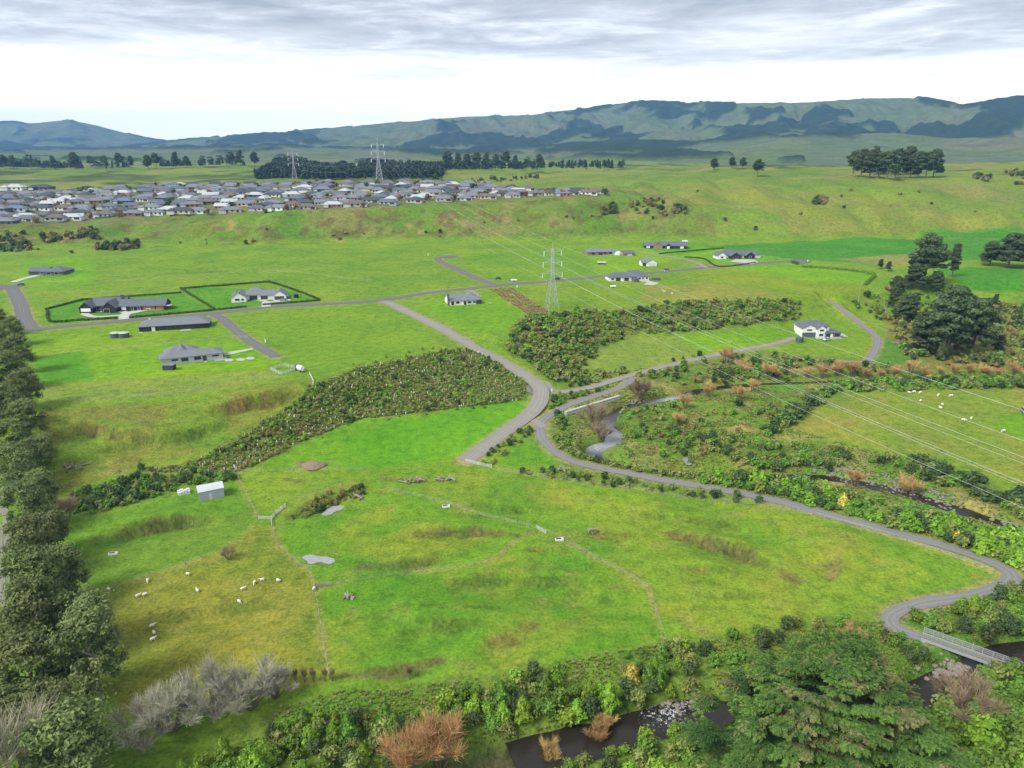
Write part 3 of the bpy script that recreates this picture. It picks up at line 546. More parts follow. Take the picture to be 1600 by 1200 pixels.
# ------------------------------------------------------------------ hills far behind
mh, nt, b = new_mat('far_pasture'); at = attr_node(nt, 'sward'); n1 = noise(nt, .012, 6, .65); n2 = noise(nt, .05, 4, .7)
c = mixc(nt, 1, at.outputs['Color'], ramp(nt, n1.outputs['Fac'], [(.3, (.7, .72, .75)), (.7, (1.25, 1.2, 1.15))]).outputs[0], 'MULTIPLY'); c = mixc(nt, 1, c, ramp(nt, n2.outputs['Fac'], [(.3, (.8, .8, .8)), (.7, (1.2, 1.2, 1.2))]).outputs[0], 'MULTIPLY')
nt.links.new(c, b.inputs['Base Color']); b.inputs['Roughness'].default_value = .95; b.inputs['Specular IOR Level'].default_value = .05
def elev(v): return math.tan(math.atan((600-v)/FPX)-PITCH)
def hills(name, ridge, rb, seed, wood, th_lo=-54, th_hi=54, nth=820, nr_=230, spur=.62, tanmix=.5, back=1.6):
    th = np.radians(np.linspace(th_lo, th_hi, nth)); ru = np.array([math.atan2(*(ray(u, v)[:2])) for u, v, d in ridge]); o_ = np.argsort(ru)
    rd = np.interp(th, ru[o_], np.array([d for u, v, d in ridge])[o_])
    ev = np.array([ray(u, v)[2]/math.hypot(*ray(u, v)[:2]) for u, v, d in ridge])[o_]
    hz = np.maximum(np.interp(th, ru[o_], ev)*rd+CAMZ-54, 0)
    tt = np.concatenate([np.linspace(0, 1, nr_), np.linspace(1.02, back, 24)])
    TH, TQ = np.meshgrid(th, tt); RR = rb+(rd[None]-rb)*TQ; X, Y = RR*np.sin(TH), RR*np.cos(TH); HZ = np.broadcast_to(hz, X.shape)
    s = np.where(TQ <= 1, sstep(0, 1.0, TQ)*.35+.65*np.clip(TQ, 0, 1)**1.25, 1-sstep(1, back, TQ)*.9)
    wx = (fbm(X/800, Y/800, 3, seed+50)-.5)*700; rid = 1-np.abs(2*fbm((X+wx)/620+seed, (Y+wx)/1500, 5, seed)-1); sp = (np.abs(fbm((X+wx*.6)/300, (Y+wx*.6)/560, 5, seed+4)-.5)*-2+.35)
    env = np.clip(TQ, 0, 1)*(1-np.clip(TQ, 0, 1)**6)
    Zh = 50+HZ*(s-env*spur*(1-rid)*1.3) + env*sp*HZ*.6 + (fbm(X/160, Y/160, 3, seed+8)-.5)*14*np.minimum(TQ*4, 1)
    col = np.empty(X.shape+(3,)); col[:] = (.105, .14, .065)
    def pt(f, c_): col[:] = col*(1-f[..., None])+np.array(c_)*f[..., None]
    pt(sstep(.48, .6, fbm(X/500, Y/500, 4, seed+11))*.8*tanmix*2*.5, (.165, .15, .085)); pt(sstep(.52, .62, fbm(X/300, Y/300, 4, seed+13))*.7, (.10, .145, .04))
    wd = fbm((X+wx)/520, (Y-wx)/800, 6, seed+20)+.16*(.5-rid); U = 800+np.tan(TH)*FPX*1.0
    thr = np.interp(np.degrees(TH), [p[0] for p in wood], [p[1] for p in wood]); fw = sstep(thr, thr+.03, wd+(fbm(X/70, Y/70, 3, seed+60)-.5)*.07)
    Zh = Zh+fw*(12+14*fbm(X/40, Y/40, 2, 5)); pt(fw, (.022, .042, .020)); pt(fw*sstep(.5, .56, fbm(X/35, Y/35, 2, seed+31))*.5, (.035, .055, .022))
    ob = grid_mesh(name, X, Y, Zh, np.clip(col, 0, 1), np.ones(X.shape), mh); ob['kind'] = 'structure'; return ob
hills('hills', [(-500, 228, 9000), (180, 231, 9000), (240, 224, 9000), (300, 217, 9000), (380, 212, 8800), (440, 207, 8600), (500, 203, 8500), (560, 196, 8200), (620, 191, 8000), (680, 185, 7800), (740, 181, 7600), (820, 180, 7400), (880, 172, 7200), (940, 167, 7000), (1000, 159, 6900), (1060, 160, 6900), (1120, 162, 6800), (1180, 160, 6700), (1240, 160, 6600), (1300, 157, 6500), (1360, 152, 6400), (1420, 152, 6100), (1500, 165, 5900), (1560, 158, 5700), (1600, 152, 5600), (1800, 150, 5500), (2300, 165, 5500)], 4100, 3,
      [(-54, .46), (-20, .47), (-8, .47), (2, .46), (12, .46), (20, .47), (27, .51), (33, .57), (54, .57)])
hills('mountain', [(-900, 215, 11000), (-300, 205, 11000), (-80, 196, 11000), (0, 191, 11000), (25, 190, 11000), (45, 195, 11000), (80, 190, 11000), (105, 187, 11000), (135, 192, 11000), (170, 201, 11000), (205, 210, 11000), (240, 218, 11000), (300, 226, 11000), (420, 230, 11000), (900, 232, 11000)], 7800, 57,
      [(-54, .47), (54, .47)], -54, 6, 260, 70)
hills('foothills', [(-500, 236, 5200), (150, 235, 5200), (300, 232, 5200), (420, 228, 4900), (520, 231, 4700), (650, 236, 4700), (800, 233, 4700), (900, 226, 4600), (1000, 222, 4600), (1090, 224, 4400), (1160, 214, 4300), (1240, 206, 4200), (1320, 210, 4100), (1400, 206, 4000), (1480, 214, 3900), (1560, 216, 3700), (1700, 212, 3600), (2300, 214, 3600)], 2500, 83,
      [(-54, .5), (-14, .50), (-4, .52), (8, .49), (18, .47), (30, .50), (54, .52)], nth=460, nr_=110, spur=.55)
# ------------------------------------------------------------------ the air
mz = bpy.data.materials.new('haze_air'); mz.use_nodes = True; nt = mz.node_tree
for n in list(nt.nodes): nt.nodes.remove(n)
o_ = nt.nodes.new('ShaderNodeOutputMaterial'); pv = nt.nodes.new('ShaderNodeVolumePrincipled'); nt.links.new(pv.outputs[0], o_.inputs['Volume'])
pv.inputs['Color'].default_value = (.22, .48, .92, 1); pv.inputs['Density'].default_value = 8.0e-5; pv.inputs['Anisotropy'].default_value = 0.2
X0, X1, Y0, Y1, Z0, Z1 = -11500, 11500, -600, 13500, -12, 700
hz = mesh_obj('haze', [(x, y, z) for z in (Z0, Z1) for x, y in ((X0, Y0), (X1, Y0), (X1, Y1), (X0, Y1))], [(3, 2, 1, 0), (4, 5, 6, 7), (0, 1, 5, 4), (1, 2, 6, 5), (2, 3, 7, 6), (3, 0, 4, 7)], mz); hz['kind'] = 'stuff'
# ------------------------------------------------------------------ plants: leaf by leaf meshes, shared between look-alikes
def unit(v): return v/(np.linalg.norm(v, axis=-1, keepdims=True)+1e-9)
class Leaves:
    """collects leaf-sized faces and twigs, each with a tone"""
    def __init__(s): s.v, s.q, s.t, s.n = [], [], [], 0
    def quads(s, c, nrm, size, elong=1.5, tone=None, direc=None, taper=.35):
        k = len(c); r = RNG.normal(size=(k, 3)) if direc is None else direc
        t = unit(r-nrm*np.sum(r*nrm, 1, keepdims=True)); bt = np.cross(nrm, t); size = np.broadcast_to(size, (k,))[:, None]
        L, Wd = t*size*elong*.5, bt*size*.5
        vv = np.stack([c-L-Wd*.7, c-L*.2+Wd*-1.0, c+L-Wd*taper*.5, c+L+Wd*taper*.5, c-L*.2+Wd, c-L+Wd*.7], 1)   # six corners
        vv = np.stack([c-L*1.0, c-Wd, c+L, c+Wd], 1)
        s.add(vv.reshape(-1, 3), np.arange(k*4).reshape(k, 4), np.repeat(RNG.random(k) if tone is None else tone, 4))
    def add(s, v, f, t): s.v.append(v); s.q.append(f+s.n); s.t.append(t); s.n += len(v)
    def twig(s, a, b, r0, r1, tone=.5):
        a, b = np.asarray(a, float), np.asarray(b, float); d = unit(b-a); x = unit(np.cross(d, [.3, .5, .8])); y = np.cross(d, x)
        ring = [x, -.5*x+.866*y, -.5*x-.866*y]
        s.add(np.array([a+r0*q for q in ring]+[b+r1*q for q in ring]), np.array([[0, 1, 4, 3], [1, 2, 5, 4], [2, 0, 3, 5]]), np.full(6, tone))
    def arrays(s): return np.concatenate(s.v), np.concatenate(s.q), np.concatenate(s.t)
    def mesh(s, name, mat, smooth=False): return np_mesh(name, *s.arrays(), mat, smooth)
def np_mesh(name, v, f, t, mat, smooth=False, mi=None):
    me = bpy.data.meshes.new(name); k = f.shape[1]
    me.vertices.add(len(v)); me.vertices.foreach_set('co', v.astype(np.float32).ravel()); me.loops.add(f.size); me.loops.foreach_set('vertex_index', f.astype(np.int32).ravel())
    me.polygons.add(len(f)); me.polygons.foreach_set('loop_start', np.arange(0, f.size, k, dtype=np.int32))
    a = me.attributes.new('tone', 'FLOAT', 'POINT'); a.data.foreach_set('value', t.astype(np.float32))
    for m in (mat if isinstance(mat, (list, tuple)) else [mat]): me.materials.append(MATS[m] if isinstance(m, str) else m)
    if mi is not None: me.polygons.foreach_set('material_index', mi.astype(np.int32))
    if smooth: me.polygons.foreach_set('use_smooth', np.ones(len(f), bool))
    me.update(); me.validate(); return me
def clump(L, c, rad, n, size, tone0=.5, spread=.3, up=.25, elong=1.5, soft=False):
    """a clump of leaves on and inside an ellipsoid, facing outwards and up"""
    rad = np.asarray(rad, float)*np.ones(3); d = unit(RNG.normal(size=(n, 3))); r = RNG.random(n)**.33; r = np.maximum(r, .45)
    if soft: r = np.abs(RNG.normal(size=n))*.62+.12
    p = np.asarray(c)+d*rad*r[:, None]; nm = unit(d*1.0+RNG.normal(size=(n, 3))*.55+np.array([0, 0, up]))
    L.quads(p, nm, size*(.7+.6*RNG.random(n)), elong, np.clip(tone0+.6*spread*(RNG.random(n)-.5)*2, 0, 1))
# foliage colours
foliage('leaf_gum', (.095, .140, .042), (.215, .262, .085)); foliage('leaf_green', (.075, .155, .024), (.19, .33, .045)); foliage('leaf_bright', (.14, .27, .022), (.31, .47, .05))
foliage('leaf_dark', (.05, .09, .030), (.115, .165, .052)); foliage('leaf_olive', (.15, .195, .044), (.29, .335, .09)); foliage('leaf_pine', (.05, .085, .034), (.125, .165, .065))
foliage('leaf_cypress', (.036, .078, .016), (.115, .19, .034)); foliage('leaf_cypress_old', (.11, .115, .035), (.19, .18, .07)); foliage('leaf_yellow', (0.348, 0.295, 0.052), (0.626, 0.522, 0.104)); foliage('leaf_gorse', (.15, .13, .045), (.28, .225, .085))
foliage('twig_orange', (.42, .25, .09), (.68, .45, .19), 0); foliage('twig_grey', (.26, .25, .175), (.50, .485, .37), 0); foliage('twig_pale', (0.310, 0.287, 0.196), (0.483, 0.448, 0.322), 0); foliage('twig_brown', (.24, .17, .11), (.38, .28, .19), 0)
foliage('leaf_blue', (.016, .034, .022), (.038, .062, .036), 0); foliage('leaf_autumn', (.20, .12, .05), (.34, .21, .09)); foliage('straw', (0.348, 0.330, 0.122), (0.626, 0.557, 0.260)); foliage('grass_blade', (0.148, 0.270, 0.038), (0.295, 0.409, 0.078))
plain('bark', (.16, .13, .10), .9, .3, 3, bmp=.6); plain('bark_pale', (.30, .27, .22), .9, .25, 3, bmp=.6)
def limbs(name, segs, mat='bark', sides=6):
    """trunk and limbs: list of (a, b, r0, r1)"""
    v, f = [], []
    for a, b, r0, r1 in segs:
        a, b = np.array(a, float), np.array(b, float); d = unit(b-a); x = unit(np.cross(d, [.31, .52, .11])); y = np.cross(d, x); o = len(v)
        for p, r in ((a, r0), (b, r1)):
            for k in range(sides): an = 2*math.pi*k/sides; v.append(p+r*(math.cos(an)*x+math.sin(an)*y))
        f += [(o+k, o+(k+1) % sides, o+sides+(k+1) % sides, o+sides+k) for k in range(sides)]
    me = bpy.data.meshes.new(name); me.from_pydata([tuple(p) for p in v], [], f); me.materials.append(MATS[mat]); me.polygons.foreach_set('use_smooth', np.ones(len(f), bool)); me.update(); return me
rnd = random.uniform
def make_gum(seed, h=1.0, mat='leaf_gum', nclump=58, leafn=190):
    random.seed(seed); segs = [((0, 0, -.5), (.2, .1, 4.5), .55, .42), ((.2, .1, 4.5), (.1, .5, 9), .42, .30)]; L = Leaves(); ends = []
    for k in range(9):
        a = 2*math.pi*k/9+rnd(-.3, .3); z0 = rnd(3.5, 9); r = rnd(2.4, 5.4)*(1-.25*(z0 > 8)); e = (math.cos(a)*r, math.sin(a)*r, z0+rnd(2.0, 5.0)); ends.append(e)
        segs.append(((.15, .3, z0), (e[0]*.55, e[1]*.55, z0+(e[2]-z0)*.6), .20, .13)); segs.append(((e[0]*.55, e[1]*.55, z0+(e[2]-z0)*.6), e, .13, .05))
    for k in range(nclump):
        if k < 9: c = np.array(ends[k])
        else:
            a = rnd(0, 6.28); z = rnd(4.5, 17); rr = 5.6*math.sqrt(max(.05, 1-((z-9.0)/8.4)**2))*math.sqrt(rnd(.15, 1)); c = np.array([math.cos(a)*rr, math.sin(a)*rr, z])
        s = rnd(.8, 1.9); clump(L, c, (s*rnd(.9, 1.4), s*rnd(.9, 1.4), s*rnd(.5, .8)), int(leafn*1.5*s/1.5), .34, rnd(.1, .9), .3, .3, 2.2, True)
    return {'trunk': limbs('trunk', segs, 'bark_pale'), 'crown': L.mesh('crown', mat)}
def make_round(seed, mat, n=11, leaf=.21, cnt=150, tall=1.0):
    """rounded native shrub about 1 m radius, 2 m tall"""
    random.seed(seed); L = Leaves(); segs = []
    for k in range(4): a = rnd(0, 6.28); segs.append(((0, 0, -.15), (math.cos(a)*.4, math.sin(a)*.4, 1.0*tall), .05, .02))
    for k in range(n):
        a = 2*math.pi*k/n*1.618+rnd(-.4, .4); z = rnd(.3, 1.5)*tall; rr = rnd(.25, .75)*(1.15-.35*z/tall); s = rnd(.34, .58)
        clump(L, (math.cos(a)*rr, math.sin(a)*rr, z), (s, s, s*.9*tall**.5), cnt, leaf*(.8+.4*rnd(0, 1)), rnd(.1, .9), .28, .3, 1.6, True)
    return {'stem': limbs('stem', segs, 'bark', 4), 'foliage': L.mesh('foliage', mat)}
def make_cone(seed, mat, cnt=1500, h=2.7, r=1.05, leaf=.2):
    """young conical tree"""
    random.seed(seed); L = Leaves(); n = cnt; z = RNG.random(n)**1.25; a = RNG.random(n)*6.283; lump = 1+.28*np.sin(a*3+z*9+seed)+.18*np.sin(a*5-z*17)
    rr = r*(1-z**1.5)**.8*lump*(.55+.45*RNG.random(n)**.5)*np.minimum(1, .45+z*5); p = np.stack([np.cos(a)*rr, np.sin(a)*rr, .12+z*h], 1)
    nm = unit(np.stack([np.cos(a), np.sin(a), .5+0*a], 1)+RNG.normal(size=(n, 3))*.5); tone = np.clip(.5+.35*np.sin(a*4+z*13+seed)+.3*(RNG.random(n)-.5), 0, 1)
    L.quads(p, nm, leaf*(.7+.6*RNG.random(n)), 1.6, tone)
    return {'stem': limbs('stem', [((0, 0, -.15), (0, 0, h*.8), .07, .02)], 'bark', 5), 'foliage': L.mesh('foliage', mat)}
def make_bare(seed, mat, h=5.0, r=2.6, stems=9, tw=420, up=.6, rad=.03):
    """leafless many-stemmed willow or poplar: forked stems and a rounded haze of twigs"""
    random.seed(seed); L = Leaves(); segs = []; ends = []
    for k in range(stems):
        a = 6.283*k/stems+rnd(-.3, .3); q = rnd(.25, .8); e = np.array([math.cos(a)*r*q, math.sin(a)*r*q, h*rnd(.45, .78)*(1.1-.35*q)]); b0 = np.array([math.cos(a)*.25, math.sin(a)*.25, -.2]); m = (b0+e)*.5+np.array([0, 0, h*.08]); segs.append((b0, m, .016*h, .010*h)); segs.append((m, e, .010*h, .005*h)); ends.append((m, e))
    for j in range(tw):
        m, e = random.choice(ends); t = rnd(0, 1); s = m+(e-m)*t; d = unit(np.array([s[0]/r, s[1]/r, up])+np.array([rnd(-.8, .8), rnd(-.8, .8), rnd(-.2, .5)])); l = h*rnd(.10, .26); q = s+d*l; tn = rnd(0, 1); L.twig(s, q, rad, rad*.6, tn)
        for _ in range(4):
            d2 = unit(d+np.array([rnd(-.7, .7), rnd(-.7, .7), rnd(-.2, .6)])); o_ = s+d*l*rnd(.3, 1); q2 = o_+d2*l*rnd(.4, .8); L.twig(o_, q2, rad*.6, rad*.25, min(1, max(0, tn+rnd(-.2, .3))))
    return {'stem': limbs('stem', segs, 'bark', 5), 'twigs': L.mesh('twigs', mat)}
def make_pine(seed, mat='leaf_pine', h=20.0, r=7.0, bole=.25, flat=.5, nb=62, cnt=170):
    random.seed(seed); L = Leaves(); segs = [((0, 0, -.5), (.3, .1, h*.5), .038*h*.7, .024*h*.7), ((.3, .1, h*.5), (.1, -.2, h*.93), .024*h*.7, .007*h)]
    for k in range(nb):
        t = bole+(1-bole)*rnd(0, 1)**.85; z = h*t; a = rnd(0, 6.28); prof = (1-((t-bole)/(1-bole))**(1+2.5*flat)) ; rr = r*max(.22, prof)*rnd(.45, 1.0)
        e = np.array([math.cos(a)*rr, math.sin(a)*rr, z+rr*rnd(.10, .35)]); segs.append(((0.2, 0, z), e, .006*h, .002*h))
        for j in range(3):
            q = e*np.array([1, 1, 1])-np.array([e[0], e[1], 0])*rnd(0, .5)+np.array([rnd(-1, 1), rnd(-1, 1), rnd(-.3, .5)])*.09*h*.6; s = h*rnd(.055, .095)
            clump(L, q, (s*1.25, s*1.25, s*.55), cnt//2, .030*h, rnd(.15, .85), .3, .5, 1.8)
    return {'trunk': limbs('trunk', segs, 'bark'), 'crown': L.mesh('crown', mat)}
def make_tuft(seed, mat, n=40, h=1.2, w=.10):
    """flax or tussock tuft of arching blades"""
    random.seed(seed); L = Leaves()
    for k in range(n):
        a = rnd(0, 6.28); o = rnd(.3, .9)*h*.7; p0 = np.array([rnd(-.1, .1), rnd(-.1, .1), 0]); p1 = p0+np.array([math.cos(a)*o*.5, math.sin(a)*o*.5, h*rnd(.6, 1)]); p2 = p0+np.array([math.cos(a)*o*1.1, math.sin(a)*o*1.1, h*rnd(.45, .9)])
        s = np.array([-math.sin(a), math.cos(a), 0])*w*.5; t = rnd(0, 1); L.add(np.array([p0-s, p0+s, p1+s*.8, p1-s*.8, p2+s*.1, p2-s*.1]), np.array([[0, 1, 2, 3], [3, 2, 4, 5]]), np.full(6, t))
    return L.mesh('foliage', mat)
def place(kind, name, loc, sc=1.0, rot=None, label=None, cat='tree', group=None, sz=None):
    e = bpy.data.objects.new(name, None); COL.objects.link(e); e.empty_display_size = .5; e.location = loc; e.rotation_euler.z = rnd(0, 6.28) if rot is None else rot
    e.scale = (sc, sc, sc if sz is None else sz); tag(e, label, cat, group)
    for pn, me in kind.items():
        o = bpy.data.objects.new(pn, me); COL.objects.link(o); o.parent = e
    return e
# ------------------------------------------------------------------ the gum belt on the left
GUMS = [make_gum(s) for s in (1, 2, 3, 4)]
gum_spots = [((128, 1262), 1.15, 'olive gum tree at the bottom corner below the bare grey trees'), ((95, 1195), 1.0, 'gum tree crowded behind the bottom corner gum'), ((40, 1180), 1.0, 'gum tree standing behind the pale bare poplar at the lower left'), ((58, 1112), 1.12, 'broad dark gum tree at the lower left edge of the olive paddock'),
 ((158, 1092), 1.15, 'gum tree leaning out over the lower left side of the olive paddock'), ((70, 1030), 1.1, 'large grey-green gum tree left of the three sheep in a file'), ((140, 1015), 1.0, 'smaller gum tree at the upper left side of the olive paddock'),
 ((62, 968), 1.05, 'gum tree beside the farm track fork'), ((112, 940), .9, 'low gum tree at the end of the fence by the green paddock'), ((58, 905), 1.0, 'gum tree left of the brown terrace lip'), ((84, 870), .85, 'gum tree at the lower corner of the small green paddock'),
 ((48, 835), 1.0, 'gum tree left of the low planted bank'), ((72, 800), .8, 'slender gum tree at the left end of the low planted bank'), ((38, 772), 1.05, 'tall gum tree left of the old machinery'), ((66, 742), .9, 'gum tree nearest to the old machinery in the grass slope'),
 ((25, 725), 1.0, 'gum tree halfway up the left belt'), ((50, 690), .95, 'gum tree left of the grassy slope'), ((18, 668), 1.0, 'dark gum tree at the left edge level with the grassy slope'), ((44, 640), .95, 'gum tree beside the left end of the terrace edge'),
 ((20, 610), 1.0, 'gum tree left of the bright green lawn corner'), ((36, 582), .95, 'gum tree close to the dark green garden square'), ((8, 565), 1.0, 'gum tree at the left edge below the road corner'), ((22, 540), .85, 'small gum tree below the road corner'),
 ((0, 525), .9, 'highest gum tree of the left belt beside the road'), ((-22, 620), 1.1, 'gum tree cut by the left edge at mid height'), ((-30, 720), 1.1, 'gum tree cut by the left edge above the farm track')]
for i, ((u, v), s, lab) in enumerate(gum_spots):
    q = P(u, v); place(GUMS[i % 4], 'gum_tree', q, s*.93, i*1.7, lab, 'tree', 'gum trees of the left shelter belt', s*rnd(.85, 1.0))
BARE_G = [make_bare(s, 'twig_grey', 6.0, 5.0, 14, 900, .5, .03) for s in (21, 22)]
BARE_P = make_bare(25, 'twig_pale', 13, 4.0, 9, 520, 1.6, .045)
BARE_O = [make_bare(s, 'twig_orange', 5.0, 2.9, 11, 560, .8, .024) for s in (31, 32)]
BARE_B = [make_bare(s, 'twig_brown', 5.0, 2.9, 11, 560, .8, .024) for s in (35, 36)]
place(BARE_P, 'poplar_tree', P(24, 1275), 1.75, .4, 'pale leafless poplar at the bottom left edge', 'tree')
place(BARE_P, 'poplar_tree', P(-12, 1225), 1.5, 2.4, 'second pale leafless poplar cut by the left edge', 'tree')
for (u, v), s, lab in [((395, 1106), 1.05, 'dense bare grey tree between the small one and the widest one'), ((335, 1115), 1.15, 'widest bare grey tree below the sheep paddock'), ((270, 1140), 1.1, 'bare grey tree between the widest grey tree and the gums'), ((225, 1165), .95, 'bare grey tree nearest the bottom left gum'), ((430, 1090), .7, 'small bare grey tree at the end of the grey row')]:
    place(BARE_G[int(u) % 2], 'bare_tree', P(u, v), s*1.5, None, lab, 'tree', 'bare grey trees below the sheep paddock')
place(BARE_B[0], 'bare_bush', P(105, 815), 1.6, 0, 'pale brown bare bush at the left end of the low planted bank', 'bush')
place(BARE_B[1], 'bare_bush', P(357, 874), .8, 0, 'leafless bush standing alone in the sheep paddock', 'bush')
for (u, v), s, lab in [((690, 1195), 1.25, 'large orange leafless willow at the bottom edge'), ((640, 1215), 1.2, 'orange leafless willow beside the large one at the bottom edge'), ((935, 1165), .55, 'small orange willow on the near side of the rapids'), ((860, 1190), .5, 'reddish bare willow leaning over the dark water'),
    ((945, 1140), .45, 'low orange willow at the water line under the far bank'), ((1330, 1010), .6, 'yellow-orange bare bush beside the big cypress top'), ((928, 672), 1.15, 'tall brown leafless willow beside the river bend'), ((940, 690), .8, 'orange willow just in front of the brown willow at the river bend'), ((1000, 625), 1.0, 'brown leafless willow above the upper river reach'),
    ((1070, 638), .7, 'bright orange willow by the upper river'), ((1135, 570), .9, 'orange willow group end at the upper river bend'), ((1160, 585), .8, 'orange willow right of the river bend group'), ((1175, 612), .6, 'small orange willow under the power lines'), ((1200, 592), .9, 'orange willow below the two-storey house lawn'),
    ((1105, 620), .6, 'orange willow in the rough river flat'), ((1510, 1130), 1.1, 'brown leafless willow below the footbridge'), ((1478, 1105), .8, 'brown bare willow beside the river under the footbridge'), ((1415, 778), .8, 'orange bare willow on the stony river bank'), ((1335, 760), .6, 'small orange willow beside the right rapids'),
    ((1155, 625), .7, 'orange willow in the middle of the rough flat'), ((1060, 665), .6, 'rusty low willow in the rough flat')]:
    k = BARE_B if 'brown' in lab else BARE_O
    place(k[int(u) % 2], 'willow_tree', P(u, v), s*(1.9 if v > 1000 else 2.1), None, lab, 'tree', 'leafless willows along the river')
for i, u in enumerate(range(1215, 1610, 23)):
    v = 588-((u-1400)/400)**2*4+rnd(-4, 4); place(BARE_O[i % 2], 'willow_tree', P(u, v), rnd(.75, 1.7), None, 'orange leafless willow in the long row behind the right paddock hedge', 'tree', 'orange willow row by the upper river')
# ------------------------------------------------------------------ the big cypress
def make_cypress():
    random.seed(5); L = Leaves(); segs = [((0, 0, -1), (0, 0, 8), 1.1, .8), ((0, 0, 8), (.5, .3, 17), .8, .25)]; R0, Hh = 16.0, 21.0; mi_tone = []
    for k in range(430):
        t = rnd(0, 1)**.8; a = rnd(0, 6.28); z = 2.2+t*(Hh-3.0); lob = 1+.20*math.sin(a*3+1.2)+.12*math.sin(a*7+2); prof = R0*lob*(1-max(0, (t-.12)/.88)**1.9)**.62
        rr = prof*rnd(.55, 1.0); e = np.array([math.cos(a)*rr, math.sin(a)*rr, z+rr*.05]); b0 = np.array([e[0]*.25, e[1]*.25, z-rr*.12])
        if k % 8 == 0: segs.append((b0*np.array([.2, .2, 1]), e*.6+b0*.4+np.array([0, 0, -.6]), .16, .04))
        d = unit(np.array([math.cos(a), math.sin(a), .18+.5*t])); side = np.array([-math.sin(a), math.cos(a), 0]); ln = rnd(3.2, 5.6)*(1-.3*t); tn = rnd(.05, .95)
        nfan = 7
        for j in range(nfan):       # each branch ends in a fan of flat sprays with drooping tips
            an = (j-(nfan-1)/2)/nfan*1.5+rnd(-.1, .1); dd = unit(d*math.cos(an)+side*math.sin(an)); l2 = ln*(1-.35*abs(an))*rnd(.8, 1.1); m = 62; s = RNG.random(m)**.7
            p = e-d*ln*.55+dd*l2*s[:, None]; p[:, 2] -= (s**2)*l2*.22; w = (1-s)*.55+.12; lat = np.cross(dd, [0, 0, 1]); off = (RNG.random(m)-.5)*2*w; p = p+lat*off[:, None]+RNG.normal(size=(m, 3))*.07
            nm = unit(np.array([0, 0, 1])+.35*RNG.normal(size=(m, 3))+dd*.25); dirc = unit(dd+lat*np.sign(off)[:, None]*.7+np.array([0, 0, -.15]))
            L.quads(p, nm, .21*(.7+.6*RNG.random(m)), 2.4, np.clip(tn+.5*(s-.5)+.25*(RNG.random(m)-.5), 0, 1), dirc)
    v, f, t = L.arrays(); cen = v[f[:, 0]]; old = sstep(.50, .66, fbm(cen[:, 0]/1.7+9, cen[:, 1]/1.7+cen[:, 2]/2, 3, 8))*sstep(5, 15, cen[:, 2])*.9 > RNG.random(len(f))*.9+.1
    return {'trunk': limbs('trunk', segs, 'bark', 7), 'crown': np_mesh('crown', v, f, t, ['leaf_cypress', 'leaf_cypress_old'], False, old.astype(int))}
CYP = make_cypress()
q = on_plane(1285, 1235, 0); q = np.array([q[0], q[1], float(H(q[0], q[1]))]); place(CYP, 'cypress_tree', q, 1.27, 1.0, 'huge spreading dark green cypress filling the bottom right, beside the footbridge', 'tree')
# ------------------------------------------------------------------ pines and other big trees on the right
PINES = [make_pine(41, h=20, r=7.5, bole=.35, flat=.9), make_pine(42, h=20, r=6, bole=.2, flat=.3), make_pine(43, h=20, r=8.5, bole=.12, flat=.6, nb=80)]
CYPC = make_cone(44, 'leaf_dark', 2600, 10, 2.6, .55); DECID = make_gum(45, mat='leaf_dark', nclump=30)
for (u, v), k, s, sz, lab in [((1442, 448), 0, 1.75, 1.65, 'tall flat-topped pine with bare grey trunks at the terrace corner'), ((1426, 452), 2, .95, .85, 'low dark pine under the tall flat-topped pine'), ((1487, 432), 1, .75, 1.1, 'slim pine standing alone right of the tall flat-topped pine'), ((1478, 555), 2, 1.7, 1.7, 'largest spreading pine at the right beyond the river'),
    ((1518, 550), 2, 1.4, 1.35, 'pine merging with the right side of the largest spreading pine'), ((1442, 552), 1, 1.4, 1.05, 'dark green tree left of the largest spreading pine'), ((1415, 502), 2, 1.0, .8, 'dark conifer in the scrub below the terrace corner'), ((1395, 478), 1, .6, .6, 'small conifer in the scrub left of the pines'),
    ((1575, 418), 2, 1.5, 1.25, 'broad grey-green tree in the far right clump'), ((1546, 415), 2, 1.1, .9, 'smaller tree at the left of the far right clump'), ((1604, 417), 2, 1.4, 1.15, 'tree cut by the right edge in the far right clump'), ((1375, 420), 1, .4, .35, 'small dark conifer beside the hedge end'), ((1388, 424), 1, .4, .35, 'second small dark conifer beside the hedge end'), ((1553, 482), 1, .4, .45, 'small dark conifer right of the largest pine'), ((1560, 552), 1, .55, .45, 'dark bush-like conifer in the right scrub'), ((1400, 462), 1, .5, .45, 'dark shrubby conifer above the farm track'), ((1400, 455), 2, .6, .5, 'low spreading pine by the dead tree'), ((1460, 460), 2, .8, .75, 'dense dark pine between the tall pine and the largest one'), ((1490, 500), 2, 1.1, 1.0, 'dark pine crown just above the largest spreading pine')]:
    place(PINES[k], 'pine_tree', P(u, v), s, None, lab, 'tree', 'pines around the terrace corner on the right', sz)
place(CYPC, 'cypress_tree', P(1470, 562), 1.0, 0, 'narrow dark cypress in front of the largest spreading pine', 'tree')
def dead_tree(u, v, h, lab):
    random.seed(int(u)); segs = [((0, 0, -.3), (.2, 0, h), .35, .12)]
    for k in range(9): z = h*rnd(.25, .95); a = rnd(0, 6.28); l = rnd(.8, 2.2); segs.append(((.1, 0, z), (math.cos(a)*l, math.sin(a)*l, z+rnd(-.6, .9)), .12, .04))
    e = bpy.data.objects.new('dead_tree', None); COL.objects.link(e); e.location = P(u, v); tag(e, lab, 'tree'); o = bpy.data.objects.new('trunk', limbs('trunk', segs, 'bark_pale')); COL.objects.link(o); o.parent = e
